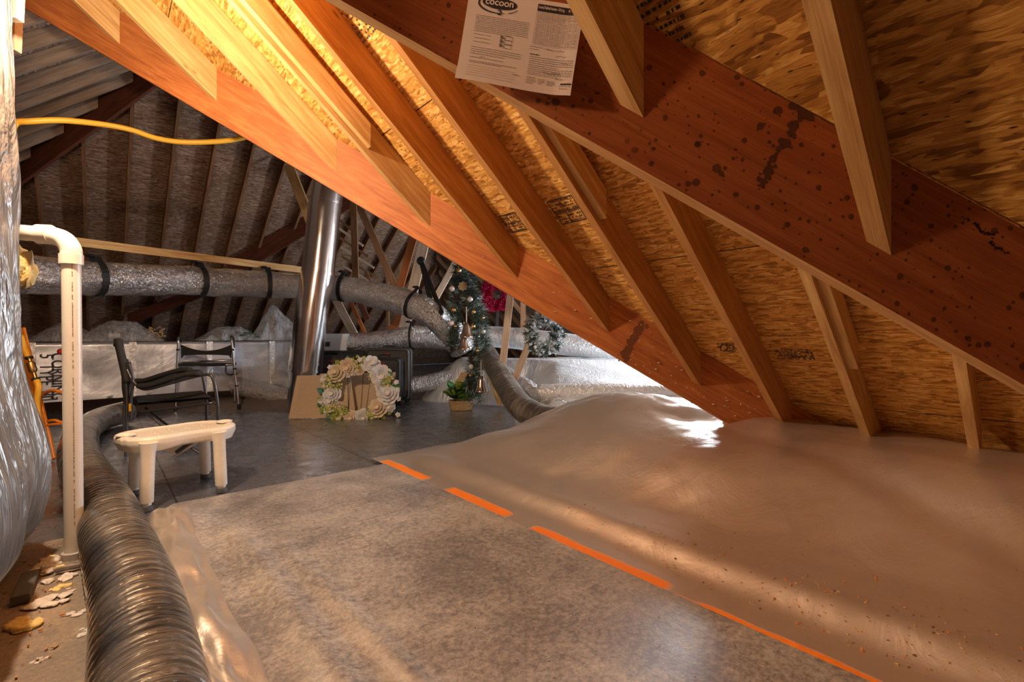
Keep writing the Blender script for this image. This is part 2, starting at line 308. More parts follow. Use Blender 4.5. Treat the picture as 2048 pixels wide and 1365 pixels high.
# ------------------------------------------------------------------ mesh builder
class MB:
    def __init__(s): s.v = []; s.f = []; s.uv = []; s.mi = []
    def quad(s, pts, uvs, mi=0):
        i = len(s.v); s.v += [Vector(p) for p in pts]; s.f.append(tuple(range(i, i+len(pts)))); s.uv.append(list(uvs)); s.mi.append(mi)
    def prism(s, bottom, top, mi=0):     # two matching polygons -> closed solid, uv along first edge
        n = len(bottom); i = len(s.v); s.v += [Vector(p) for p in bottom]+[Vector(p) for p in top]
        o = Vector(bottom[0]); ax = (Vector(bottom[1])-o); L = ax.length or 1; ax = ax/L
        def uvf(idx):
            ps = [s.v[k] for k in idx]; nr = (ps[1]-ps[0]).cross(ps[-1]-ps[0]); a = ax-(ax.dot(nr.normalized()))*nr.normalized() if nr.length > 1e-9 else ax
            if a.length < 1e-3: a = (ps[1]-ps[0])
            a = a.normalized(); b = nr.normalized().cross(a) if nr.length > 1e-9 else a
            return [((p-o).dot(a), (p-o).dot(b)) for p in ps]
        fs = [tuple(i+k for k in reversed(range(n))), tuple(i+n+k for k in range(n))]
        for k in range(n):
            k2 = (k+1) % n; fs.append((i+k, i+k2, i+n+k2, i+n+k))
        for f in fs: s.f.append(f); s.uv.append(uvf(f)); s.mi.append(mi)
    def bar(s, p0, p1, w, h, up=(0, 0, 1), mi=0, bev=0.0):
        p0 = Vector(p0); p1 = Vector(p1); d = (p1-p0).normalized(); up = Vector(up)
        if abs(d.dot(up)) > 0.98: up = Vector((0, 1, 0))
        sd = d.cross(up).normalized(); up = sd.cross(d).normalized()
        def ring(p):
            if bev: 
                b = bev; q = [(-w/2+b, -h/2), (w/2-b, -h/2), (w/2, -h/2+b), (w/2, h/2-b), (w/2-b, h/2), (-w/2+b, h/2), (-w/2, h/2-b), (-w/2, -h/2+b)]
            else: q = [(-w/2, -h/2), (w/2, -h/2), (w/2, h/2), (-w/2, h/2)]
            return [p+sd*a+up*b_ for a, b_ in q]
        a, b = ring(p0), ring(p1); n = len(a); i = len(s.v); s.v += a+b; L = (p1-p0).length
        acc = 0
        for k in range(n):
            k2 = (k+1) % n; el = (a[k2]-a[k]).length
            s.f.append((i+k, i+k2, i+n+k2, i+n+k)); s.uv.append([(0, acc), (0, acc+el), (L, acc+el), (L, acc)]); s.mi.append(mi); acc += el
        s.f.append(tuple(i+k for k in reversed(range(n)))); s.uv.append([(0.02*k, 0.01*k) for k in range(n)]); s.mi.append(mi)
        s.f.append(tuple(i+n+k for k in range(n))); s.uv.append([(0.02*k, 0.01*k) for k in range(n)]); s.mi.append(mi)
    def box(s, c, sx, sy, sz, rz=0, mi=0, bev=0):
        c = Vector(c); d = Vector((math.cos(rz), math.sin(rz), 0))
        s.bar(c-d*sx/2, c+d*sx/2, sy, sz, (0, 0, 1), mi, bev)
    def tube(s, pts, r, n=12, caps=True, mi=0, rfun=None, squash=None):
        pts = [Vector(p) for p in pts]; m = len(pts); i0 = len(s.v); L = 0; prev = None; Ls = []
        for k, p in enumerate(pts):
            d = (pts[min(k+1, m-1)]-pts[max(k-1, 0)]).normalized()
            if prev is None:
                a = d.cross(Vector((0, 0, 1)));  a = a.normalized() if a.length > 0.05 else Vector((1, 0, 0))
            else: a = (prev-d*prev.dot(d)).normalized()
            prev = a; b = d.cross(a)
            if k: L += (p-pts[k-1]).length
            Ls.append(L)
            for j in range(n):
                t = 2*PI*j/n; rr = r(k/(m-1)) if callable(r) else r
                if rfun: rr *= rfun(L, t)
                s.v.append(p+a*rr*math.cos(t)+b*rr*math.sin(t))
        R = (r(0.5) if callable(r) else r)
        for k in range(m-1):
            for j in range(n):
                j2 = (j+1) % n
                s.f.append((i0+k*n+j, i0+k*n+j2, i0+(k+1)*n+j2, i0+(k+1)*n+j))
                v0, v1 = j/n*2*PI*R, (j+1)/n*2*PI*R
                s.uv.append([(Ls[k], v0), (Ls[k], v1), (Ls[k+1], v1), (Ls[k+1], v0)]); s.mi.append(mi)
        if caps:
            for base, rev in ((i0, True), (i0+(m-1)*n, False)):
                idx = [base+j for j in range(n)]
                if not rev: idx = idx
                else: idx = idx[::-1]
                s.f.append(tuple(idx)); s.uv.append([(0.01*j, 0) for j in range(n)]); s.mi.append(mi)
    def grid(s, fn, nu, nv, u0=0, u1=1, v0=0, v1=1, uvs=None, mi=0, closeu=False):
        i0 = len(s.v)
        for a in range(nu+1):
            for b in range(nv+1):
                s.v.append(Vector(fn(u0+(u1-u0)*a/nu, v0+(v1-v0)*b/nv)))
        for a in range(nu):
            for b in range(nv):
                q = [(a, b), (a+1, b), (a+1, b+1), (a, b+1)]
                s.f.append(tuple(i0+x*(nv+1)+y for x, y in q))
                s.uv.append([(u0+(u1-u0)*x/nu, v0+(v1-v0)*y/nv) if uvs is None else uvs(u0+(u1-u0)*x/nu, v0+(v1-v0)*y/nv) for x, y in q]); s.mi.append(mi)
    def ball(s, c, r, n=10, m=7, mi=0, sc=(1, 1, 1), wob=0):
        c = Vector(c)
        def fn(u, v):
            t = 2*PI*u; f = PI*v; q = Vector((math.sin(f)*math.cos(t)*sc[0], math.sin(f)*math.sin(t)*sc[1], math.cos(f)*sc[2]))
            k = 1+(wob*fr(q.x+c.x*9, q.y+c.y*9, q.z+c.z*9, 1.6, 3) if wob else 0)
            return c+q*r*k
        s.grid(fn, n, m, mi=mi)
    def lathe(s, c, prof, n=20, mi=0, axis=(0, 0, 1)):
        c = Vector(c); q = Vector((0, 0, 1)).rotation_difference(Vector(axis).normalized())
        def fn(u, v):
            k = v*(len(prof)-1); a = min(int(k), len(prof)-2); t = k-a
            r = prof[a][0]*(1-t)+prof[a+1][0]*t; z = prof[a][1]*(1-t)+prof[a+1][1]*t
            return c+q @ Vector((r*math.cos(2*PI*u), r*math.sin(2*PI*u), z))
        s.grid(fn, n, len(prof)-1, mi=mi)
def link_mesh(name, mb, mats, parent=None, smooth=False, origin=None, mods=None):
    me = bpy.data.meshes.new(name)
    if parent is not None: org = parent_world(parent)
    elif origin is not None: org = Vector(origin)
    else:
        xs = [v.x for v in mb.v]; ys = [v.y for v in mb.v]; zs = [v.z for v in mb.v]
        org = Vector(((min(xs)+max(xs))/2, (min(ys)+max(ys))/2, min(zs)))
    me.from_pydata([tuple(v-org) for v in mb.v], [], mb.f)
    uvl = me.uv_layers.new(name='UVMap'); k = 0
    flat = []
    for u in mb.uv:
        for a in u: flat += [a[0], a[1]]
    uvl.data.foreach_set('uv', flat)
    if not isinstance(mats, (list, tuple)): mats = [mats]
    for m in mats: me.materials.append(MAT[m] if isinstance(m, str) else m)
    me.polygons.foreach_set('material_index', mb.mi)
    if smooth: me.polygons.foreach_set('use_smooth', [True]*len(me.polygons))
    import bmesh
    bm = bmesh.new(); bm.from_mesh(me); bmesh.ops.remove_doubles(bm, verts=bm.verts, dist=1e-5); bmesh.ops.recalc_face_normals(bm, faces=bm.faces); bm.to_mesh(me); bm.free()
    me.update()
    o = bpy.data.objects.new(name, me); COL.objects.link(o)
    if parent is not None: o.parent = parent
    else: o.location = org
    if smooth == 'auto':
        me.polygons.foreach_set('use_smooth', [True]*len(me.polygons))
        try: me.set_sharp_from_angle(angle=0.7)
        except Exception: pass
    return o
def parent_world(o):
    v = Vector((0, 0, 0))
    while o is not None: v += Vector(o.location); o = o.parent
    return v
def tag(o, label=None, cat=None, group=None, kind=None):
    if label: o['label'] = label
    if cat: o['category'] = cat
    if group: o['group'] = group
    if kind: o['kind'] = kind
    return o
def thing(name, label, cat, loc, group=None):
    o = bpy.data.objects.new(name, None); COL.objects.link(o); o.location = loc; o.empty_display_size = 0.1
    return tag(o, label, cat, group)
def single(name, mb, mat, label, cat, group=None, smooth=False, kind=None):
    return tag(link_mesh(name, mb, mat, None, smooth), label, cat, group, kind)
def struct(name, mb, mat, label=None, smooth=False):
    return tag(link_mesh(name, mb, mat, None, smooth), label, None, None, 'structure')
def cr(pts, n=8):            # Catmull-Rom through control points
    pts = [Vector(p) for p in pts]; out = []
    q = [pts[0]*2-pts[1]]+pts+[pts[-1]*2-pts[-2]]
    for i in range(1, len(q)-2):
        for k in range(n):
            t = k/n; a, b, c, d = q[i-1], q[i], q[i+1], q[i+2]
            out.append(0.5*((2*b)+(c-a)*t+(2*a-5*b+4*c-d)*t*t+(3*b-a-3*c+d)*t**3))
    out.append(pts[-1]); return out
def text_mesh(name, body, mat, parent, origin, xdir, ydir, size, bold=False, align='LEFT', sx=1.0):
    cu = bpy.data.curves.new('t', 'FONT'); cu.body = body; cu.size = size; cu.align_x = align; cu.offset = 0.02*size if bold else 0.0; cu.extrude = 0
    to = bpy.data.objects.new('t', cu); COL.objects.link(to)
    dg = bpy.context.evaluated_depsgraph_get(); me = bpy.data.meshes.new_from_object(to.evaluated_get(dg))
    bpy.data.objects.remove(to); bpy.data.curves.remove(cu)
    xd = Vector(xdir).normalized(); yd = Vector(ydir).normalized(); org = Vector(origin)-parent_world(parent)
    for v in me.vertices: v.co = org+xd*v.co.x*sx+yd*v.co.y
    me.name = name; me.materials.clear(); me.materials.append(MAT[mat])
    o = bpy.data.objects.new(name, me); COL.objects.link(o); o.parent = parent
    return o
# ================================================================== ROOF PLANES
def roof(name, poly, zf, mat, label, t=0.012, swap=False):
    mb = MB(); lo = [UE(u, e, zf(u, e)) for u, e in poly]; hi = [p+Vector((0, 0, t)) for p in lo]
    n = len(lo); i = len(mb.v); mb.v += lo+hi
    def uv(u, e):
        s = math.hypot(1, M1)
        return (u, e*s) if swap else (e, u*s)
    U = [uv(u, e) for u, e in poly]
    mb.f.append(tuple(i+k for k in range(n))); mb.uv.append(U); mb.mi.append(0)
    mb.f.append(tuple(i+n+k for k in reversed(range(n)))); mb.uv.append(U[::-1]); mb.mi.append(0)
    for k in range(n):
        k2 = (k+1) % n; mb.f.append((i+k, i+k2, i+n+k2, i+n+k)); mb.uv.append([U[k], U[k2], U[k2], U[k]]); mb.mi.append(0)
    return struct(name, mb, mat, label)
T1 = (-0.475, 4.645); APX = (1.234, 6.357)
roof('ceiling', [(-.475, 4.71), (3.785, .45), (3.785, -1.375), (-.475, 2.885)], zP1, 'osb', 'yellow OSB roof sheathing between the two long laminated beams')
roof('ceiling', [(-.475, 2.885), (3.785, -1.375), (2.964, -1.375), (-.887, 2.477)], zN2, 'osb', None, swap=True)
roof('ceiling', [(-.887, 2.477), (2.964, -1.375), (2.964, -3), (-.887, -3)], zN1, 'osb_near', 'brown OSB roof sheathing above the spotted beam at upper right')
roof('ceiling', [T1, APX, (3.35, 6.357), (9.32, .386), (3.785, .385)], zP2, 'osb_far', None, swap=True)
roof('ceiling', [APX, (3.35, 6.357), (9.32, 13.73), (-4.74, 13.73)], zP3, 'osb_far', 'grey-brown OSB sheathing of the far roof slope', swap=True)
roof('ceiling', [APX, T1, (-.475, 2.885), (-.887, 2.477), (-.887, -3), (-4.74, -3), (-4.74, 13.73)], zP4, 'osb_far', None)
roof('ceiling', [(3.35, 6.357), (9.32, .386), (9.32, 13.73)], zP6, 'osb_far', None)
mb = MB(); mb.prism([UE(-4.74, -3, 0), UE(3.785, -3, 0), UE(-.887, -3, 3.3)], [UE(-4.74, -3.05, 0), UE(3.785, -3.05, 0), UE(-.887, -3.05, 3.3)])
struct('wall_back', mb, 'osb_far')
# floors: base floor and the long deck sheets
mb = MB(); c = [UE(-4.8, -3.1), UE(9.4, -3.1), UE(9.4, 13.8), UE(-4.8, 13.8)]
def fl(u, e):
    q = UE(u, e); return (q.x, q.y, -0.004+0.004*nz(q.x, q.y, 0, 1.3))
mb.grid(fl, 120, 130, -4.8, 9.4, -3.1, 13.8, uvs=lambda u, e: (UX*u+EX*e, UY*u+EY*e))
struct('floor', mb, 'floor_sheet', 'grey foil covered attic floor', smooth=True)
# ------------------------------------------------------------------ beams and rafters
KA = 2.965; KB = 1.13; TH = 0.045
def beam_line(K, zf, x0, x1, hgt, name, mat, label, drop=0.0):
    # front face on Y = K - .068 X; top edge on the roof plane
    mb = MB()
    def top(x, off=0):
        y = K-.068*x; u, e = toUE(x, y); return Vector((x, y+off, zf(u, e)-drop-0.004))
    N_ = 1
    a0, a1 = top(x0), top(x1); h = Vector((0, 0, -hgt)); t = Vector((0, TH, 0))
    mb.prism([a0+h, a1+h, a1+h+t, a0+h+t], [a0, a1, a1+t, a0+t]); mb.mi[0] = 1
    return single(name, mb, [mat, 'lvl_edge'], label, 'beam')
beamA = beam_line(KA, zP1, -3.45, 2.75, 0.345, 'valley_beam', 'lvl', 'long orange laminated beam sloping across the middle, rafters butting into it')
beamB = beam_line(KB, zN1, -1.9, 2.1, 0.345, 'spotted_beam', 'lvl_spot', 'reddish laminated beam with dark stain spots, nearest at upper right')
def stain(par, K, pts, r, mat, name, seed, n=70, elong=1.0):
    rr = random.Random(seed); mb = MB()
    path = [P(px, py, K) for px, py in pts]
    for k in range(n):
        t = rr.random()*(len(path)-1); i = min(int(t), len(path)-2); q = path[i]*(1-(t-i))+path[i+1]*(t-i)
        q = q+Vector((rr.gauss(0, r*.5), 0, rr.gauss(0, r*.5))); y = K-.068*q.x-0.0008-0.00001*k; rad = r*rr.uniform(.25, .8); m = 9
        mb.quad([Vector((q.x+rad*rr.uniform(.6, 1.1)*math.cos(2*PI*j/m), y, q.z+elong*rad*rr.uniform(.6, 1.1)*math.sin(2*PI*j/m))) for j in range(m)], [(0, 0)]*m)
    o = link_mesh(name, mb, mat, par); o['kind'] = 'stuff'; return o
MAT['stain'] = plain('dark_stain', (0.085, 0.026, 0.010), 0.7); MAT['char'] = plain('black_crack', (0.012, 0.006, 0.004), 0.7)
stain(beamB, KB, [(1592, 225), (1560, 275), (1530, 330), (1500, 385)], .009, 'stain', 'stain_streak', 1, 90, 1.3)
stain(beamB, KB, [(1590, 228), (1582, 250)], .018, 'stain', 'stain_streak', 2, 24)
stain(beamB, KB, [(1868, 448), (1893, 462), (1905, 480), (1925, 482), (1918, 500), (1950, 520)], .004, 'char', 'split_knot', 3, 90)
MAT['stain2'] = plain('brown_stain', (0.16, 0.05, 0.018), 0.7)
stain(beamA, KA, [(1280, 648), (1262, 680), (1243, 718)], .022, 'stain2', 'stain_streak', 4, 140)
def rafter(e0, zf, uend, ustart, hgt, name, mat, label, group=None, th=0.038, sh=0.004, tilt=0.0):
    # runs along u between e0 and e0+th; plumb cuts follow the beam faces
    mb = MB(); lo = []; hi = []
    for (ee, fu) in ((e0, ustart), (e0, uend), (e0+th, uend), (e0+th, ustart)):
        u = fu(ee) if callable(fu) else fu
        e2 = ee+(tilt if fu is uend else 0)
        z = zf(u, ee)-sh; lo.append(UE(u, e2, z-hgt)); hi.append(UE(u, e2, z))
    mb.prism(lo, hi); return single(name, mb, mat, label, 'rafter', group)
def e_at(px, K):
    k = (px-CX)/FPX; Y = K/(1+.068*k); return toUE(k*Y, Y)[1]
def u_on(K):
    # Y + .068 X = K -> u
    return lambda e: (K-0.001-(EY+.068*EX)*e)/(UY+.068*UX)
ordn = ['beneath the glare at top left', 'wide pale one nearest the dark corner', 'pale knotty one left of the metal flue', 'pale one with a short block nailed on', 'brown one above the pine garland', 'brown one ending above the frosted wreath', 'brown one with a small pale block near its top', 'brown one ending in the insulation foil at right']
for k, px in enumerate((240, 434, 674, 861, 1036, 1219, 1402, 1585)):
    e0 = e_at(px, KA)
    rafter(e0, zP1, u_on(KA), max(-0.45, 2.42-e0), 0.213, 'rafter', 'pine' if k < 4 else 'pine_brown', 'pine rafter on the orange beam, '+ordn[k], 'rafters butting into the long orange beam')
eR8 = e_at(1585, KA)
def u_z(zt): return (3.179-0.213-zt)/M1
rafter(eR8-.406, zP1, u_z(0.16), 2.42-eR8+.406, 0.213, 'rafter', 'pine', 'steep pine rafter with its foot in the insulation, beside the white fluff tuft', 'rafters with feet in the insulation')
rafter(eR8-.812, zP1, u_z(0.36), 2.42-eR8+.812, 0.213, 'rafter', 'pine', 'nearly upright pine rafter at the right edge, foot in the insulation', 'rafters with feet in the insulation', tilt=0.0)
# rafters on the near side of the spotted beam
for px, lab in ((1288, 'near pine rafter end butting into the spotted beam beside the paper notice'), (1783, 'near pine rafter ending on the spotted beam at the right, wide dark side')):
    rafter(e_at(px, KB), zN1, u_on(KB), -0.85, 0.222, 'rafter', 'pine', lab, 'rafters above the spotted beam')
# short blocks nailed to rafter faces: anchor px end on the -e face
def block(e0, u0, u1, label, hgt=0.089, drop=0.02, th=0.038):
    mb = MB(); lo = []; hi = []
    for (ee, u) in ((e0-th, u0), (e0-th, u1), (e0, u1), (e0, u0)):
        z = zP1(u, 0)-drop; lo.append(UE(u, ee-0.0005, z-hgt)); hi.append(UE(u, ee-0.0005, z))
    mb.prism(lo, hi); return single('nailer_block', mb, 'pine', label, 'block')
def u_at_px(px, py, e):      # u where the view ray meets the vertical plane e = const
    r = Vector(((px-CX)/FPX, 1, 0)); ee = toUE(r.x, r.y); t = e/ee[1]; return ee[0]*t
e4 = e_at(861, KA); block(e4, 0.0, u_at_px(740, 265, e4-.03), 'short pale block nailed along the rafter above the metal flue', 0.13, 0.05)
e7 = e_at(1402, KA); block(e7, 1.2, u_at_px(1210, 375, e7-.03), 'small pale block on a brown rafter just under the spotted beam', 0.13, 0.05)
e9 = eR8-.406; block(e9, 1.6, u_at_px(1712, 675, e9-.03), 'short block on the steep rafter at right under the spotted beam', 0.13, 0.05)
# two boards at the far left under the lamp
mb = MB(); mb.bar(P(-220, 0, 2.15), P(41, 12, 2.15), 0.038, 0.13); single('collar_board', mb, 'pine_pale', 'bright board end by the lamp at the top left corner, upper one', 'board')
mb = MB(); mb.bar(P(-220, 62, 2.35), P(37, 73, 2.35), 0.038, 0.15); single('collar_board', mb, 'pine_pale', 'bright board end by the lamp at the top left corner, lower one', 'board')
# far slope rafters (run along e)
def rafter_e(u0, zf, e_s, e_e, hgt, mat, label, group, th=0.038):
    mb = MB(); lo = []; hi = []
    for (uu, ee) in ((u0, e_s), (u0, e_e), (u0+th, e_e), (u0+th, e_s)):
        z = zf(uu, ee)-0.004; lo.append(UE(uu, ee, z-hgt)); hi.append(UE(uu, ee, z))
    mb.prism(lo, hi); single('rafter', mb, mat, label, 'rafter', group)
u = -3.55
while u < 7.2:
    es = max(6.36, (6.38-u)/0.8095 if u < 1.234 else 2.22+1.235*u if u > 3.35 else 6.36)
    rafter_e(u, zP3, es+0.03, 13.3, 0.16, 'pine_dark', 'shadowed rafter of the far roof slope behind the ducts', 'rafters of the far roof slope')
    u += 0.48
e = 3.0
while e < 9.5:
    us = min(APX[0], 6.38-.8095*e) if e > 6.357 else (e-5.12 if e > 4.645 else -.45)
    rafter(e, zP4, us-0.03, -4.3, 0.15, 'rafter', 'pine_grey', 'stacked looking rafter of the slope at upper left behind the orange beam', 'rafters of the upper left slope', th=0.038)
    e += 0.406
e = 8.2
while e < 13:
    us = (e-2.22)/1.235
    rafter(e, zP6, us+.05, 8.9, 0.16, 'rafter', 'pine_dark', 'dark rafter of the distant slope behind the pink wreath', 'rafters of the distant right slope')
    e += 0.406
# hip beam between far slope and upper-left slope
mb = MB()
a = UE(APX[0], APX[1], zP3(*APX)-0.02); b = UE(-4.5, (6.38+4.5)/.8095, 0); b.z = zP4(-4.5, 0)-0.02
h = Vector((0, 0, -0.36)); t = Vector((0, 0.045, 0))
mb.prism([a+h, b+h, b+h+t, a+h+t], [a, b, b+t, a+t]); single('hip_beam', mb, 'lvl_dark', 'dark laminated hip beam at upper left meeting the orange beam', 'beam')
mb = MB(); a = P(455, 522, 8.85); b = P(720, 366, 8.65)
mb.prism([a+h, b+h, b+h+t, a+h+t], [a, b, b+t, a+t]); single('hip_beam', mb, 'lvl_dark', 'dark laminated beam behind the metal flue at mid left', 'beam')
mb = MB(); a = P(255, 628, 8.9); b = P(470, 545, 8.9)
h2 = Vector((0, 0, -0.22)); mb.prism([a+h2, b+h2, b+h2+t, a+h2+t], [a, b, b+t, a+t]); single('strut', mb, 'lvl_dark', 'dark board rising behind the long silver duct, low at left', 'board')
# trusses and props in the far space
def prop(p0, p1, w, mat, label, d=0.038, name='roof_prop', cat='post'):
    mb = MB(); p0 = Vector(p0); p1 = Vector(p1); dd = (p1-p0).normalized(); sd = dd.cross(Vector((0, 1, 0))).normalized(); up = dd.cross(sd)
    mb.bar(p0, p1, w, d, up, bev=0.002); single(name, mb, mat, label, cat)
prop(P(706, 380, 7.6), P(712, 572, 7.6), 0.10, 'pine_dark', 'grey upright post right of the metal flue')
prop(P(700, 370, 8.2), P(797, 590, 8.2), 0.12, 'pine_dark', 'dark diagonal board sloping down right beyond the flue')
prop(P(672, 600, 7.9), P(735, 720, 7.9), 0.13, 'pine_pale', 'pale diagonal board under the long duct beside the flue')
prop(P(695, 590, 7.95), P(752, 715, 7.95), 0.06, 'lvl', 'thin red-brown board beside the pale diagonal one')
prop(P(774, 530, 8.4), P(776, 660, 8.4), 0.05, 'pine_dark', 'thin grey post behind the middle of the silver ducts')
prop(P(732, 545, 8.3), P(762, 610, 8.3), 0.06, 'pine_dark', 'short diagonal strut in the shadow above the silver duct')
prop(P(852, 470, 7.4), P(806, 665, 7.4), 0.16, 'pine_pale', 'wide pale leaning board with a black strap at its top')
prop(P(834, 450, 7.5), P(790, 610, 7.5), 0.12, 'lvl', 'red-brown leaning board left of the wide pale one')
prop(P(925, 500, 7.8), P(856, 625, 7.8), 0.10, 'pine_pale', 'pale sloping board behind the upper end of the garland')
prop(P(775, 690, 7.6), P(812, 630, 7.6), 0.26, 'lvl', 'short red-brown plywood piece under the silver duct')
prop(P(577, 330, 7.5), P(622, 445, 7.5), 0.15, 'pine', 'knotty pine board leaning left of the top of the flue')
prop(P(735, 640, 8.3), P(700, 560, 8.3), 0.10, 'lvl_dark', 'dark short brace right of the flue')
prop(P(1024, 560, 5.6), P(1003, 752, 5.6), 0.085, 'pine_pale', 'upright prop with a bright edge between the two wreaths')
prop(P(1086, 616, 5.3), P(1026, 768, 5.3), 0.075, 'pine_pale', 'leaning prop whose top is behind the frosted wreath')
prop(P(955, 690, 6.2), P(1003, 809, 6.2), 0.09, 'pine', 'leaning brown prop standing beside the basket plant')
prop(P(1046, 590, 8.8), P(1046, 665, 8.8), 0.10, 'pine_dark', 'distant dark post behind the upright prop')
prop(P(996, 590, 8.6), P(993, 668, 8.6), 0.05, 'black', 'thin dark post in the shadow under the pink wreath')
prop(P(1394, 785, 4.3), P(1394, 840, 4.3), 0.10, 'pine_pale', 'short pale stub post by the foot of the orange beam')
for k in range(7):
    prop(P(676+k*2, 438+k*19, 9.0), P(715+k*11, 470+k*22, 9.0), 0.045, 'pine_pale' if k % 2 else 'pine_dark', 'narrow slat in the slatted dark roof corner right of the flue', name='roof_slat', cat='slat')
# stamps on the sheathing: small printed frames with illegible strokes
def stamp(px0, py0, wpx, e_shift, label, w=0.16, h=0.11, dens=1.0, framed=True, zf=zP1):
    k = (px0-CX)/FPX; v = (HY-py0)/FPX; ur, er = toUE(k, 1)
    base = zf(0, 0); Y = (base-CH)/(v+M1*ur); c = Vector((k*Y, Y, 0)); u0, e0 = toUE(c.x, c.y)
    mb = MB()
    def q(a0, b0, a1, b1):
        pts = [UE(u0+a, e0+b, zf(u0+a, 0)-0.003) for a, b in ((a0, b0), (a1, b0), (a1, b1), (a0, b1))]
        mb.quad(pts, [(0, 0)]*4)
    t = 0.002
    if framed:
        for a in (-h/2, 0, h/2): q(a-t, -w/2, a+t, w/2)
        for b in (-w/2, 0.01, w/2): q(-h/2, b-t, h/2, b+t)
    rr = random.Random(int(px0)); rows = 8
    for i in range(rows):
        b = -w/2+0.008
        a = -h/2+h*(i+0.5)/rows
        while b < w/2-0.01:
            l = rr.uniform(0.003, 0.012)
            if rr.random() < dens*0.8: q(a-0.003, b, a+0.003, b+l)
            b += l+rr.uniform(0.002, 0.006)
    single('grade_stamp', mb, 'ink', label, 'stamp')
stamp(1133, 420, 0, 0, 'black framed grade stamp on the OSB between two brown rafters, right one', 0.17, 0.12)
stamp(1025, 445, 0, 0, 'black framed grade stamp on the OSB, left one near the beam', 0.14, 0.10)
stamp(1587, 708, 0, 0, 'faint printed stamp low on the OSB at right', 0.20, 0.07, 0.9, False)
stamp(1462, 695, 0, 0, 'faint printed stamp on the OSB above the end of the orange beam', 0.16, 0.06, 0.7, False)
stamp(718, 40, 0, 0, 'dark smeared print on the OSB at the top under the spotted beam', 0.16, 0.12, 0.9, False)
stamp(1318, 22, 0, 0, 'bold black print on the near OSB at the top edge', 0.11, 0.13, 1.2, False, zf=zN1)
# ================================================================== FLOOR COVERINGS
def hump(u, e):
    F1 = 1-ss(e, 2.9, 3.45); F2 = 1-ss(e, 2.35, 3.5)
    h = 0.012+0.085*ss(u, 1.72, 2.0)*F1+0.30*ss(u, 1.9, 2.75)*F2
    h += 0.11*math.exp(-((u-2.85)/.38)**2-((e-1.95)/.5)**2)
    h += 0.05*math.exp(-((u-2.8)/.3)**2)*(1-ss(e, 0.3, 1.3))
    # soft rolling folds running along the edge
    h += (0.020*math.sin(8.5*(u-1.57)+0.8*e+0.6*nz(u, e, 0, 1.2))*ss(u, 1.7, 2.1)+0.030*nz(u*1.2, e*0.8, 3, 1.6)*ss(u, 1.8, 2.3))*(1-ss(e, 2.9, 3.4)*0.7)
    rg = math.exp(-((u-1.83-0.03*nz(e, 0, 2, 1.2))/0.075)**2)*(0.035+0.02*nz(e, 1, 0, 0.9))*F1
    h += rg
    cr_ = math.exp(-((u-3.0)/.35)**2-((e-1.8)/.9)**2)
    h += cr_*0.035*abs(fr(u, e, 0, 2.6, 2))
    gv = 2.28+0.42*e+0.06*nz(e, 0, 5, 1.5)
    h += (-0.024*math.exp(-((u-gv)/0.09)**2)+0.014*math.exp(-((u-gv-0.25)/0.14)**2))*ss(e, -1.5, -0.3)*(1-ss(e, 1.1, 1.7))
    h += (0.022*nz(u*1.3+e*.4, e*1.0, 9, 2.4)+0.012*abs(nz(u+e*.5, e*.7, 4, 4.5)))*ss(u, 1.9, 2.2)*F2
    if e > 1.0: h *= 1-0.85*ss(u, 3.05, 3.65)*ss(e, 1.0, 1.5)
    h += (0.006*fr(u, e, 1, 5, 3)+0.010*abs(nz(u*2.2, e*1.1, 7, 1.5)))*ss(u, 1.65, 1.85)*(1-ss(e, 3.0, 3.4))
    return max(h, 0.006)
mb = MB(); mb.grid(lambda u, e: UE(u, e, hump(u, e)), 150, 280, 1.565, 3.74, -2.2, 3.45)
single('foil_insulation_blanket', mb, 'hump', 'tan satin foil blanket mounded at right with orange spray dashes along its edge', 'insulation', smooth=True)
# deck sheet in the foreground with lifted corner at left
def deck(u, e):
    z = 0.016+0.002*nz(u, e, 0, 3)
    # long soft wrinkles parallel to the left edge
    z += 0.020*math.exp(-((u-0.50-0.05*nz(e, 0, 0, 1))/0.05)**2)*(1-ss(e, 2.3, 2.9))+0.014*math.exp(-((u-0.68+0.03*e)/0.035)**2)*(1-ss(e, 1.7, 2.6))
    lift = math.exp(-((e-2.86)/0.18)**2)*(1-ss(u, 0.27, 0.52)); z += 0.05*lift
    z -= 0.0
    return UE(u, e, z)
mb = MB(); mb.grid(deck, 90, 200, 0.30, 1.572, -2.2, 3.22, uvs=lambda u, e: (u, e))
single('deck_sheet', mb, 'deck_sheet', 'dusty grey-brown sheet covering the foreground deck', 'floor covering', smooth=True)
# loose foil skirt hanging off the deck's left edge
def skirt(s, e):
    u = 0.335-0.20*s-0.02*nz(e, s, 0, 3); z = 0.024+0.03*math.sin(s*PI)*(1+0.6*nz(e*2, s, 1, 2))+0.06*math.exp(-((e-2.86)/0.16)**2)*(1-s)
    z = z*(1-ss(s, 0.75, 1))+0.008
    z += 0.030*fr(e*1.2, s, 0, 4.5, 3)*math.sin(PI*min(1, s+0.1)) 
    return UE(u, e, max(z, 0.006))
mb = MB(); mb.grid(skirt, 16, 130, 0, 1, -1.6, 2.98, uvs=lambda s, e: (s*0.25, e))
single('foil_skirt', mb, 'foil_tan', 'crumpled foil edge curling up between the deck and the big flexible duct', 'foil', smooth=True)
# left lower subfloor
mb = MB(); mb.grid(lambda u, e: UE(u, e, 0.004+0.003*nz(u, e, 0, 5)), 20, 60, -1.6, 0.32, -1.5, 3.05)
single('bare_subfloor', mb, 'subfloor', 'dirty brown floor strip strewn with debris at lower left', 'floor covering', smooth=True)
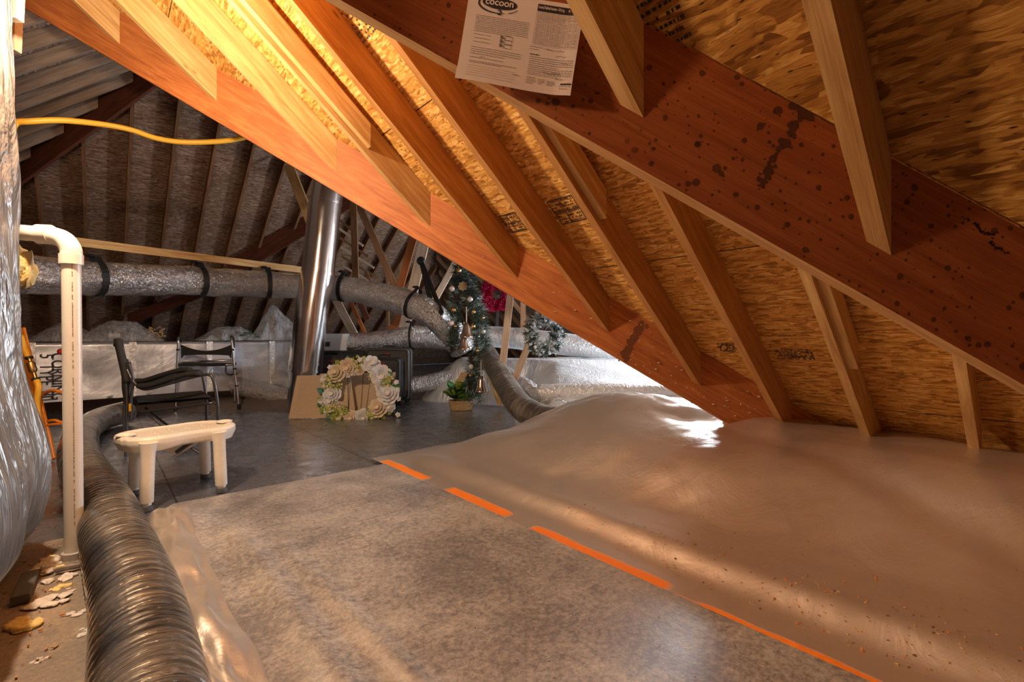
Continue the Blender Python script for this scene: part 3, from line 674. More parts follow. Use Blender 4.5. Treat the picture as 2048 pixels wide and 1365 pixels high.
# brown insulation beyond the deck at left
def brown(x, y):
    b = ss(y, 5.9, 6.5)*(0.10+0.05*nz(x, y, 0, 1.5)+0.03*fr(x, y, 0, 3)); 
    return (x, y, max(-0.02, b*(1-ss(x, -2.9, -2.3))-0.008))
mb = MB(); mb.grid(brown, 70, 50, -8.5, -1.9, 5.6, 9.2)
single('brown_insulation', mb, 'brown_blanket', 'brown crumpled insulation bed under the foil wrapped trunk', 'insulation', smooth=True)
# bright foil bed beyond the orange beam
def bright(x, y):
    pts = [(3.6, .16), (4.3, .27), (4.9, .33), (5.3, .42), (6.6, .62), (7.2, .60), (9.5, .5)]
    h = pts[0][1]
    for (a, b), (c, d) in zip(pts, pts[1:]):
        if y >= a: h = b+(d-b)*min(1, (y-a)/(c-a))
    k = x/y
    w_ = ss(y, 6.3, 7.0); m = ss(k, -0.01-w_*0.19, 0.10-w_*0.20)
    h = h*m*ss(y, 3.25, 4.0)
    h += (0.028*fr(x, y, 0, 1.1, 3)+0.04*abs(nz(x+y, y, 1, 0.9)))*m
    return (x, y, max(h, -0.02)-0.03*(1-m))
mb = MB(); mb.grid(bright, 130, 130, -1.4, 4.6, 3.15, 9.2)
single('bright_foil_bed', mb, 'foil', 'bright silver foil insulation bed beyond the orange beam, lit from the right', 'insulation', smooth=True)
# ================================================================== DUCTS
def foil_tube(name, pts, r, label, mat='foil_duct', cat='duct', n=40, wr=0.05, seg=10, bands=(), group=None):
    path = cr(pts, seg)
    # resample evenly
    L = [0]
    for a, b in zip(path, path[1:]): L.append(L[-1]+(b-a).length)
    m = max(24, int(L[-1]/0.035)); out = []
    j = 0
    for k in range(m+1):
        t = L[-1]*k/m
        while j < len(L)-2 and L[j+1] < t: j += 1
        f = (t-L[j])/max(1e-6, L[j+1]-L[j]); out.append(path[j]*(1-f)+path[j+1]*f)
    sd = random.random()*20
    def rf(l, t):
        v = 1+wr*fr(l*2.2+sd, math.cos(t)*1.1, math.sin(t)*1.1, 1.6, 4)*1.0
        for b in bands:
            v -= 0.13*math.exp(-((l-b*L[-1])/0.05)**2)
        return v
    mb = MB(); mb.tube(out, r, n, rfun=rf)
    return single(name, mb, mat, label, cat, group, smooth=True), out
def flex_tube(name, pts, r, label, mat='flex', pitch=0.045, amp=0.016, n=44, cat='flexible duct'):
    path = cr(pts, 12); L = [0]
    for a, b in zip(path, path[1:]): L.append(L[-1]+(b-a).length)
    m = int(L[-1]/0.009); out = []; j = 0
    for k in range(m+1):
        t = L[-1]*k/m
        while j < len(L)-2 and L[j+1] < t: j += 1
        f = (t-L[j])/max(1e-6, L[j+1]-L[j]); out.append(path[j]*(1-f)+path[j+1]*f)
    def rf(l, t):
        return 1+amp*0.6*math.sin(2*PI*l/pitch+t+1.2*nz(l, math.cos(t), math.sin(t), 2.5))+amp*0.5*fr(l*5, math.cos(t)*1.5, math.sin(t)*1.5, 1.3, 3)
    mb = MB(); mb.tube(out, r, n, rfun=rf)
    return single(name, mb, mat, label, cat, smooth=True)
flex_tube('flexible_duct', [F(312, 2300, .12), F(304, 1600, .12), F(296, 1365, .12), F(272, 1200, .12), F(240, 1100, .12), F(204, 1000, .12), F(166, 935, .12), F(158, 895, .12), F(170, 860, .12), F(205, 838, .12), F(250, 825, .13)], 0.115, 'large silver flexible duct lying along the floor at lower left')
flex_tube('flexible_duct', [P(972, 705, 6.2), P(990, 735, 5.7), P(1014, 775, 5.1), P(1040, 812, 4.6), P(1085, 838, 4.25), P(1130, 845, 4.0)], 0.125, 'dark ribbed flexible duct curving down behind the foil mound', pitch=0.06)
foil_tube('foil_duct', [P(1012, 748, 6.0), P(1050, 775, 5.4), P(1095, 805, 4.9), P(1150, 830, 4.5), P(1215, 845, 4.3)], 0.10, 'grey foil duct lying right of the dark ribbed duct')
longduct = foil_tube('foil_duct', [P(-60, 545, 4.2), P(60, 550, 4.45), P(195, 557, 5.0), P(397, 563, 5.8), P(540, 570, 6.5), P(685, 577, 6.7), P(760, 592, 6.5), P(826, 610, 6.3), P(868, 632, 6.2), P(905, 668, 6.3), P(925, 700, 6.4)], 0.175, 'long silver duct hung by black straps across the left', wr=0.09)
lowduct = foil_tube('foil_duct', [P(690, 690, 7.3), P(740, 686, 7.25), P(820, 675, 7.2), P(900, 678, 7.2), P(960, 680, 7.2)], 0.165, 'silver duct running from the white trunk end towards the garland', wr=0.05)
foil_tube('foil_duct', [P(930, 674, 7.5), P(1000, 675, 7.4), P(1090, 684, 7.2), P(1200, 698, 7.0), P(1330, 716, 6.8)], 0.165, 'bright silver duct behind the props, above the foil bed', mat='foil', wr=0.05)
foil_tube('foil_duct', [P(1075, 786, 4.85), P(1150, 785, 4.85), P(1260, 784, 4.85), P(1400, 786, 4.85), P(1560, 800, 4.9)], 0.085, 'low bright foil roll lying in front of the foil bed', mat='foil', wr=0.06)
foil_tube('foil_duct', [P(418, 735, 6.95), P(445, 758, 6.7), P(500, 780, 6.55), P(560, 793, 6.5), P(615, 805, 6.55)], 0.13, 'dark silver duct on the floor behind the walking frame', wr=0.06)
foil_tube('foil_duct', [P(520, 735, 7.2), P(548, 752, 7.0), P(585, 775, 6.8), P(625, 800, 6.7)], 0.13, 'short silver duct left of the foot of the flue', wr=0.06)
foil_tube('foil_duct', [P(572, 722, 7.35), P(600, 740, 7.3), P(640, 765, 7.25)], 0.11, 'small duct end just behind the flue', wr=0.06)
foil_tube('foil_duct', [P(810, 772, 6.95), P(870, 763, 7.0), P(930, 745, 7.0), P(985, 740, 6.9)], 0.12, 'crinkled floor duct between the suitcases and the garland', wr=0.08)
# metal flue: straight pipe with seams
t = thing('metal_flue', 'shiny galvanised metal flue pipe rising behind the hardboard panels', 'flue', F(605, 800))
pts = [P(664, 330, 6.15), P(651, 402, 6.15), P(636, 546, 6.15), P(622, 640, 6.12), P(610, 742, 6.1), P(606, 812, 6.1)]
mb = MB(); mb.tube([pts[0], pts[1], pts[2]], 0.200, 48); link_mesh('upper_pipe', mb, 'flue', t, 'auto')
mb = MB(); mb.tube([pts[2]+Vector((0, 0, .02)), pts[3], pts[4]], lambda k: 0.205-0.004*k, 48); link_mesh('lower_pipe', mb, 'flue', t, 'auto')
mb = MB(); mb.tube([pts[4], pts[5]], 0.19, 48); link_mesh('base_pipe', mb, 'flue', t, 'auto')
for a, b, k in ((0, 1, 1.0), (2, 3, 0.0), (2, 3, 0.97), (3, 4, 0.0), (3, 4, 0.85), (4, 5, 0.0)):
    c = pts[a]*(1-k)+pts[b]*k; d = (pts[b]-pts[a]).normalized()*0.012
    mb = MB(); mb.tube([c-d, c-d*0.4, c+d*0.4, c+d], 0.2085, 48); link_mesh('seam_ring', mb, 'flue', t, 'auto')
# foil wrapped trunk
def trunk():
    A = Vector((-5.65, 4.97, 0)); B = P(652, 690, 7.35); B.z = 0
    d = (B-A).normalized(); nrm = Vector((-d.y, d.x, 0)); L = (B-A).length
    t = thing('foil_trunk_duct', 'long boxy foil wrapped trunk duct with black printed lettering', 'duct', A+d*L/2+nrm*.25+Vector((0, 0, 0.22)))
    mb = MB(); z0, z1 = 0.20, 0.87
    def face(o, xa, la, ya, lb, nu, nv, out):
        def fn(a, b):
            q = o+xa*a*la+ya*b*lb; ed = min(a*la, (1-a)*la, b*lb, (1-b)*lb)
            return q+out*(0.02*fr(q.x, q.y, q.z, 1.8, 4)*ss(ed, 0, 0.1))
        mb.grid(fn, nu, nv, uvs=lambda a, b: (a*la, b*lb))
    Z = Vector((0, 0, 1)); o = A+Z*z0; D = 0.55
    face(o, d, L, Z, z1-z0, 90, 16, -nrm); face(o+nrm*D, d, L, Z, z1-z0, 40, 8, nrm)
    face(o+Z*(z1-z0), d, L, nrm, D, 90, 12, Z); face(o, d, L, nrm, D, 20, 4, -Z)
    face(o, nrm, D, Z, z1-z0, 8, 8, -d); face(o+d*L, nrm, D, Z, z1-z0, 8, 8, d)
    link_mesh('foil_wrap', mb, 'foil_box', t, True)
    for k in (0.12, 0.36, 0.58, 0.79, 0.93):
        mb = MB(); c = A+d*L*k-nrm*0.012; mb.bar(c+Z*(z0+0.01), c+Z*(z1+.004), 0.006, 0.07, d); link_mesh('tape_strip', mb, 'foil', t)
    def on(px, z):        # distance along A-B at photo column px
        r = Vector(((px-CX)/FPX, 1)); den = r.x*d.y-r.y*d.x
        s = (A.x*d.y-A.y*d.x)/den; q = Vector((r.x*s, r.y*s, z)); return q-nrm*0.03
    z_ = lambda px, py: CH-(py-HY)/FPX*on(px, 0).y
    # lettering runs downwards (rotated a quarter turn)
    for body, px, py, sz in (('CORNING', 103, 706, 0.155), ('5  TYPE  80', 80, 708, 0.165)):
        q = on(px, 0); q.z = z_(px, py)
        text_mesh('printed_lettering', body, 'ink', t, q, (0, 0, -1), d, sz, sx=0.74 if body[0] == 'C' else 0.66)
    for k, (px, py) in enumerate(((418, 745), (352, 725))):
        q = on(px, 0); q.z = z_(px, py)
        mb = MB()
        for j in range(3): mb.bar(q+d*(0.04*j)-Z*0.0, q+d*(0.04*j+.025)-Z*0.07, 0.003, 0.008, nrm)
        link_mesh('printed_mark', mb, 'ink', t)
    # red valve knob and its grey backing on the left
    q = on(122, 0); q.z = z_(122, 703)
    mb = MB(); mb.lathe(q-nrm*0.0, [(0, 0.05), (0.025, 0.045), (0.032, 0.03), (0.022, 0.02), (0.028, 0.01), (0.02, 0.0), (0, 0)], 12, axis=-nrm); link_mesh('red_knob', mb, 'red', t, True)
    return A, d, nrm, L, on, z_
TA, TD, TN, TL, TON, TZ = trunk()
mb = MB(); c = P(672, 688, 7.15); mb.box(c, 0.36, 0.3, 0.30, 0.15, bev=0.01)
t = thing('duct_end_box', 'small white end box of the trunk just right of the flue', 'duct box', c-Vector((0, 0, .15)))
link_mesh('box_shell', mb, plain('white_box', (0.8, 0.84, 0.88), 0.4), t)
mb = MB(); mb.box(P(655, 689, 6.985), 0.07, 0.02, 0.07, 0.15); link_mesh('metal_plate', mb, 'dark_steel', t)
mb = MB(); cz = P(555, 790, 6.9)
# plastic bags heaped on the trunk
def bag(name, pxs, hts, depth, label, mat='plastic', fill=None):
    mb = MB(); n = len(pxs)
    def base(px): q = TON(px, 0.885); return q+TN*0.05
    a, b = base(pxs[0]), base(pxs[1])
    def fn(s, v):
        q = a*(1-s)+b*s+TN*depth*v
        m = (math.sin(PI*s)**0.5)*(math.sin(PI*v)**0.6) if 0 < s < 1 and 0 < v < 1 else 0
        k = s*(len(hts)-1); i = min(int(k), len(hts)-2); h = hts[i]*(1-(k-i))+hts[i+1]*(k-i)
        q = q+Vector((0, 0, m*h*(1+0.22*fr(s*2.5, v*2, a.x, 1.2, 4))+m*0.02))
        q += TN*0.04*fr(s*5, v*4, 2, 2)
        return q
    mb.grid(fn, 60, 26, uvs=lambda s, v: (s*2.2, v*1.0))
    o = single(name, mb, mat, label, 'plastic bag', smooth=True)
bag('plastic_bag', (48, 200), (0.08, 0.2, 0.12), 0.42, 'milky plastic bag heaped on the trunk behind the white pipe')
bag('plastic_bag', (150, 330), (0.12, 0.2, 0.24, 0.1), 0.45, 'clear plastic bag with wrapped contents behind the folding chair')
bag('plastic_bag', (395, 530), (0.05, 0.17, 0.2, 0.1), 0.45, 'domed clear plastic sheet behind the walking frame')
bag('plastic_bag', (505, 640), (0.1, 0.50, 0.2, 0.08), 0.4, 'peaked clear plastic bag left of the flue')
# plastic hanging over the front of the trunk
def drapeplastic(px0, px1, py0, py1, label):
    mb = MB()
    def fn(s, v):
        px = px0+(px1-px0)*s; q = TON(px, 0); zt = 0.91; zb = TZ(px, py1+12*math.sin(s*9)); q.z = zt+(zb-zt)*v
        return q-TN*(0.02+0.03*abs(fr(s*5, v*4, px0, 1.5, 4)))
    mb.grid(fn, 50, 24, uvs=lambda s, v: (s*1.6, v*0.6)); single('plastic_sheet', mb, 'plastic_thin', label, 'plastic sheet', smooth=True)
drapeplastic(160, 325, 690, 765, 'shiny crumpled clear plastic hanging over the trunk front behind the folding chair')
drapeplastic(535, 590, 680, 735, 'thin clear plastic strip hanging over the trunk left of the flue')
mb = MB()
for k in range(26):
    a = random.uniform(0, 2*PI); q = TON(495, .93)+TN*.12+Vector((random.uniform(-.16, .16), random.uniform(-.1, .1), random.uniform(0, .07)))
    d = Vector((math.cos(a), math.sin(a), random.uniform(-.3, .5)))*0.09; s = Vector((-d.y, d.x, 0.02))*0.3
    mb.quad([q, q+d*.5+s, q+d, q+d*.5-s], [(0, 0), (1, 0), (1, 1), (0, 1)])
single('leafy_sprig', mb, 'leaf', 'dark green artificial leaves poking from the plastic on the trunk', 'artificial leaves')
mb = MB()
for k in range(40):
    a = random.uniform(0, 2*PI); q = TON(312, .92)+TN*.15+Vector((random.uniform(-.1, .1), random.uniform(-.05, .05), random.uniform(0, .12)))
    d = Vector((math.cos(a), math.sin(a)*.5, random.uniform(-.3, .8)))*0.05; mb.tube([q, q+d*.6, q+d+Vector((0, 0, -.01))], 0.006, 5)
single('dried_wreath', mb, 'wicker', 'pale dried twig bundle on the trunk beside the clear bag', 'twigs')
mb = MB(); q = TON(229, 0); q.z = TZ(229, 671); mb.box(q-TN*0.07+TN*.2, 0.11, 0.006, 0.045, math.atan2(TD.y, TD.x)); single('paper_tag', mb, 'paper', 'small cream paper tag on the clear bag above the chair back', 'tag')
# long board and straps
mb = MB(); mb.bar(P(-80, 455, 4.35), P(607, 541, 6.95), 0.038, 0.089); single('ledger_board', mb, 'pine', 'long thin pine board above the strapped silver duct', 'board')
def strap(px, ytop, ybot, Y, label, w=0.05, r=0.185, lean=0.0, path=None):
    path = path or longduct[1]
    best = min(range(1, len(path)-1), key=lambda i: abs(CX+FPX*path[i].x/path[i].y-px)+(0 if path is longduct[1] or 1 else 0))
    c = path[best]; d = (path[best+1]-path[best-1]).normalized(); n_ = d.cross(Vector((0, 0, 1))).normalized(); up = n_.cross(d)
    mb = MB(); pts = []
    for k in range(29):
        a = 2*PI*k/28; s_ = math.cos(a); ext = 0.10 if s_ > 0.9 else 0
        pts.append(c+n_*math.sin(a)*r+up*(s_*r+ext*(s_-.9)*10*.5))
    w2 = d*(w/2)
    for k in range(28):
        a, b = pts[k], pts[k+1]; n = ((a+b)/2-c).normalized()*0.006
        mb.prism([a-w2, a+w2, b+w2, b-w2], [a-w2+n, a+w2+n, b+w2+n, b-w2+n])
    mb.ball(pts[0]-d*0.05, 0.03, 8, 6, sc=(1.6, 1, .6))
    single('hanging_strap', mb, 'black', label, 'strap', 'black straps holding the silver ducts')
LD = longduct[1]
strap(192, 498, 588, 4.95, 'black strap round the silver duct, next to the white pipe', 0.06)
strap(397, 516, 594, 5.8, 'black strap round the silver duct above the folding chair', 0.06, lean=-0.02)
strap(539, 528, 598, 6.5, 'black strap round the silver duct left of the flue', 0.055, lean=-0.02)
strap(686, 543, 606, 6.7, 'black strap round the silver duct right of the flue', 0.055, lean=-0.02)
strap(826, 572, 640, 6.3, 'black strap round the silver duct above the suitcases', 0.05)
strap(826, 640, 702, 7.2, 'thin black strap round the lower silver duct over the suitcases', 0.03, path=lowduct[1])
for (a, b, lab) in ((P(842, 522, 6.9), P(860, 600, 6.2), 'left leg of the black V strap hung from the pale leaning board'), (P(842, 522, 6.9), P(884, 628, 6.0), 'right leg of the black V strap hung from the pale leaning board')):
    mb = MB(); mb.bar(a, b, 0.06, 0.008, (0, 1, 0)); single('v_strap', mb, 'black', lab, 'strap')
mb = MB(); mb.lathe(P(842, 522, 6.88), [(0, .04), (.06, .03), (.065, 0), (.05, -.03), (0, -.04)], 12, axis=(0, 1, 0)); single('strap_roll', mb, 'black', 'rolled end of black strap on the pale leaning board', 'strap')
# extra hanging straps: garland chain etc.
# yellow gas pipe
path = cr([P(25, 330, 3.1), P(24, 275, 3.1), P(31, 247, 3.12), P(60, 243, 3.15), P(125, 241, 3.25), P(205, 249, 3.4), P(262, 260, 3.5), P(310, 276, 3.6), P(360, 284, 3.7), P(420, 284, 3.8), P(475, 278, 3.9), P(560, 255, 4.05)], 8)
mb = MB(); mb.tube(path, 0.0195, 14); single('yellow_gas_pipe', mb, 'yellow_pipe', 'bright yellow flexible gas pipe running under the roof at upper left', 'gas pipe', smooth=True)
# ================================================================== LEFT SIDE
def wallfoil():
    plan = [(-1.05, 0.62), (-1.35, 1.02), (-1.62, 1.42), (-1.86, 1.74), (-2.0, 1.93), (-2.15, 1.99), (-2.5, 2.0)]
    pp = cr([Vector((a, b, 0)) for a, b in plan], 12); mb = MB(); n = len(pp)-1
    def fn(s, z):
        k = s*n; i = min(int(k), n-1); q = pp[i]*(1-(k-i))+pp[i+1]*(k-i); t = (pp[min(i+1, n)]-pp[i]).normalized(); nn = Vector((t.y, -t.x, 0))
        off = 0.085*math.exp(-((z-0.42)/0.30)**2)-0.05*ss(z, 1.2, 2.6)-0.09*(1-ss(z, 0, 0.25))
        off += 0.045*fr(s*10+0.6*z, z*0.45, 0, 1.0, 4)+0.010*fr(s*22+z, z*1.2, 4, 1.0, 4)
        return q+nn*off+Vector((0, 0, z))
    mb.grid(fn, 150, 160, 0, 1, 0.0, 3.1, uvs=lambda s, z: (s*2.4, z))
    o = link_mesh('wall_left', mb, 'foil_drape', None, True); tag(o, 'crumpled silver foil sheeting hanging at the left edge', None, None, 'structure')
wallfoil()
# white pvc pipe
base = F(148, 1117); bx, by = base.x, base.y
t = thing('white_drain_pipe', 'white plastic drain pipe standing at left with an elbow at its top', 'pipe', base)
zt = 1.285; top = Vector((bx-0.012, by, zt))
mb = MB(); mb.tube([base+Vector((0, 0, 0.02)), base*0.5+top*0.5, top], 0.0325, 28); link_mesh('vertical_pipe', mb, 'pvc', t, 'auto')
ez = P(122, 500, 2.02); lft = P(8, 487, 1.95)
mb = MB(); el = cr([top+Vector((0, 0, -0.005)), top+Vector((-0.002, 0, 0.035)), top+Vector((-0.03, -0.002, 0.075)), top+Vector((-0.075, -0.008, 0.092)), top+Vector((-0.10, -0.012, 0.095))], 8)
mb.tube(el, 0.037, 28); link_mesh('elbow', mb, 'pvc', t, True)
mb = MB(); mb.tube([top+Vector((0, 0, -0.03)), top+Vector((0, 0, 0.012))], 0.041, 28); link_mesh('elbow_collar', mb, 'pvc', t, 'auto')
mb = MB(); mb.tube([el[-1]+Vector((.025, 0.003, 0)), el[-1]+Vector((-.025, -.003, 0.001))], 0.041, 28); link_mesh('elbow_collar', mb, 'pvc', t, 'auto')
mb = MB(); mb.tube([el[-1], el[-1]+Vector((-0.22, -0.05, 0.012))], 0.0325, 28); link_mesh('horizontal_pipe', mb, 'pvc', t, 'auto')
mb = MB(); rr = random.Random(3); z = 0.15
while z < 1.26:
    l = rr.uniform(0.003, 0.009); k = (z-.02)/1.265; c = Vector((bx-0.012*k+0.0325*math.cos(-0.75), by+0.0325*math.sin(-0.75), z))
    if rr.random() < 0.8:
        td = Vector((math.sin(0.75), math.cos(0.75), 0))*0.0018; n = Vector((math.cos(.75), -math.sin(.75), 0))*0.001
        mb.quad([c-td+n, c+td+n, c+td+n+Vector((0, 0, l)), c-td+n+Vector((0, 0, l))], [(0, 0)]*4)
    z += l+rr.uniform(0.002, 0.006)
link_mesh('printed_line', mb, 'ink_grey', t)['kind'] = 'stuff'
mb = MB(); mb.lathe(base+Vector((0, 0, 0.0)), [(0.033, 0), (0.042, 0.004), (0.042, 0.03), (0.033, 0.034)], 24); link_mesh('pipe_clamp', mb, plain('grey_clamp', (.45, .4, .36), .6), t, 'auto')
# foam and flap by the elbow
mb = MB(); mb.ball(P(18, 530, 2.0), 0.085, 22, 16, sc=(.8, .8, 1.0), wob=0.35); mb.ball(P(45, 548, 2.03), 0.06, 18, 12, sc=(.7, .8, 1.0), wob=0.35)
single('foam_insulation', mb, 'foam', 'yellow foam insulation lump under the white elbow', 'insulation', smooth=True)
mb = MB(); mb.grid(lambda a, b: P(38+a*26, 508+b*72-8*a, 2.02)+Vector((0.01*nz(a, b, 0, 3), 0.02*nz(a, b, 1, 3), 0)), 8, 12); single('plastic_flap', mb, plain('amber_flap', (.50, .40, .24), .3), 'small amber foil flap beside the foam lump', 'flap', smooth=True)
# orange hand truck with yellow tubing
b0 = F(98, 922)
t = thing('orange_hand_truck', 'orange metal hand truck leaning behind the white pipe', 'hand truck', b0)
Yh = b0.y
mb = MB(); mb.bar(P(40, 660, Yh+.25), P(101, 921, Yh), 0.02, 0.085, (1, 0, .3), bev=.004); link_mesh('rail', mb, 'orange', t)
mb = MB(); mb.bar(P(135, 848, Yh+.1), P(136, 925, Yh), 0.02, 0.045, (1, 0, 0), bev=.004); link_mesh('rail', mb, 'orange', t)
for y in (783, 843):
    mb = MB(); mb.tube(cr([P(78, y+12, Yh+.1), P(92, y+2, Yh+.08), P(108, y-2, Yh+.05), P(122, y+2, Yh+.05), P(137, y+8, Yh+.05)], 6), 0.011, 10); link_mesh('cross_bar', mb, 'orange', t, True)
mb = MB(); mb.tube(cr([P(78, 858, Yh+.1), P(100, 850, Yh+.05), P(128, 848, Yh+.05)], 6), 0.009, 10); link_mesh('cross_bar', mb, 'orange', t, True)
t = thing('yellow_hose', 'short yellow hose with a brass valve on the orange hand truck', 'hose', P(60, 860, Yh-.08))
mb = MB(); mb.tube(cr([P(41, 672, Yh-.02), P(48, 695, Yh-.03), P(58, 718, Yh-.04)], 6), 0.019, 12); link_mesh('upper_hose', mb, 'yellow_pipe', t, True)
mb = MB(); mb.tube(cr([P(72, 758, Yh-.05), P(77, 775, Yh-.06), P(74, 805, Yh-.06), P(76, 835, Yh-.06), P(80, 858, Yh-.03)], 6), 0.020, 12); link_mesh('lower_hose', mb, 'yellow_pipe', t, True)
mb = MB(); a, b = P(58, 716, Yh-.045), P(72, 760, Yh-.05); d = b-a
mb.lathe(a, [(0, 0), (.012, 0), (.012, .03), (.024, .04), (.026, .10), (.018, .115), (.012, .12), (.012, .17), (0, .17)], 16, axis=d); link_mesh('brass_valve', mb, 'brass', t, 'auto')
for k in (0.0, 0.97):
    mb = MB(); c = a+d*k; mb.tube([c-d.normalized()*.008, c+d.normalized()*.008], 0.025, 12); link_mesh('hose_clamp', mb, 'black', t)
# debris
rr = random.Random(11)
def clump(px, py, r, mat, label, name='insulation_fluff', flat=0.45, n=6):
    mb = MB(); c = F(px, py)
    for k in range(n):
        q = c+Vector((rr.uniform(-r, r), rr.uniform(-r, r), r*0.25)); mb.ball(q, r*rr.uniform(.35, .7), 10, 7, sc=(1, 1, flat), wob=.6)
    single(name, mb, mat, label, 'insulation', smooth=True)
clump(100, 1140, 0.05, 'fluff', 'white fluff heap at the foot of the white pipe', n=12)
clump(85, 1150, 0.035, 'foam', 'yellowish insulation crumb left of the pipe foot', 'foam_scrap')
clump(110, 1205, 0.045, 'fluff', 'largest flat white fluff patch on the dirty floor strip', flat=.2, n=9)
clump(60, 1250, 0.045, 'foam', 'yellow foam scrap beside the foil wall bottom', 'foam_scrap')
clump(35, 1262, 0.03, 'foam', 'darker foam scrap nearest the foil wall', 'foam_scrap')
clump(165, 1270, 0.02, 'fluff', 'small white fluff tuft beside the flexible duct', flat=.3)
clump(78, 1325, 0.014, 'fluff', 'tiny white fluff near the lower left corner', flat=.3)
clump(125, 1160, 0.03, 'fluff', 'grey white fluff just below the dark stick', flat=.35, n=10)
clump(118, 1178, 0.02, 'foam', 'small yellow crumb above the largest fluff patch', 'foam_scrap', n=8)
clump(150, 1230, 0.022, 'fluff', 'thin fluff wisp between the largest patch and the duct', flat=.25, n=5)
clump(95, 1122, 0.025, 'foam', 'pale foam crumbs left of the pipe foot, farthest back', 'foam_scrap', n=7)
clump(140, 1185, 0.02, 'fluff', 'small fluff tuft between the pipe foot and the duct', flat=.3)
mb = MB(); q = UE(3.25, .78, .33); 
for k in range(8): mb.ball(q+Vector((rr.uniform(-.06, .06), rr.uniform(-.06, .06), rr.uniform(-.02, .02))), .03, 10, 7, wob=.6)
single('insulation_fluff', mb, 'fluff', 'white fluff tuft at the foot of the steep rafter at right', 'insulation', smooth=True)
mb = MB(); mb.bar(F(40, 1215)+Vector((0, 0, .025)), F(62, 1160)+Vector((0, 0, .02)), 0.05, 0.03, bev=.003); single('dark_strip', mb, 'rubber', 'dark strip lying against the foil wall at lower left', 'strip')
mb = MB(); mb.tube(cr([F(112, 1142, .02), F(135, 1136, .025), F(165, 1131, .02)], 5), 0.011, 8); single('dark_stick', mb, 'brown_blanket', 'dark stick lying beside the foot of the white pipe', 'stick')
def specks(name, n, fn, mats, label, s=(0.004, 0.012)):
    mb = MB()
    for k in range(n):
        q, mi = fn(); a = rr.uniform(0, 2*PI); l = rr.uniform(*s); d = Vector((math.cos(a), math.sin(a), rr.uniform(-.2, .3)))*l; w = Vector((-d.y, d.x, 0))*rr.uniform(.25, .6)
        up = Vector((0, 0, l*.3)); mb.prism([q, q+d, q+d+w, q+w], [q+up, q+d+up, q+d+w+up, q+w+up], mi)
    o = single(name, mb, mats, label, 'debris', kind='stuff')
specks('wood_shavings', 700, lambda: (UE(rr.uniform(-.75, -.1), rr.uniform(.2, 3.0), .008), rr.choice((0, 0, 1, 2))), ['pine', 'orange', 'fluff'], 'scattered crumbs and shavings on the dirty floor strip')
def hs():
    e = rr.gauss(0.35, .5); u = 1.70+abs(rr.gauss(0, .13)); return UE(u, e, hump(u, e)+.001), rr.choice((0, 0, 1, 2))
specks('wood_shavings', 420, hs, ['pine', 'orange', 'pine_dark'], 'shavings gathered along the painted edge of the foil mound', (0.002, 0.009))
def hs2():
    u = rr.uniform(1.7, 3.1); e = rr.uniform(-.3, 2.6); return UE(u, e, hump(u, e)+.001), rr.choice((0, 1, 1, 2))
specks('dust_specks', 500, hs2, ['fluff', 'pine_dark', 'pine'], 'fine dark and pale specks on the foil mound', (0.001, 0.005))
specks('dust_specks', 260, lambda: (UE(rr.uniform(.35, 1.55), rr.uniform(-.3, 3.1), .018), rr.choice((0, 1, 2))), ['fluff', 'pine_dark', 'pine'], 'fine specks on the foreground deck sheet', (0.001, 0.006))
# fluff bits stuck on the orange beam
def bs():
    x = rr.gauss(1.15, .55); y = KA-.068*x; u, e = toUE(x, y); return Vector((x, y-.004, zP1(u, e)-rr.uniform(.03, .33))), 0
specks('fluff_specks', 110, bs, ['fluff'], 'white fluff bits stuck on the lower part of the orange beam', (0.003, 0.016))
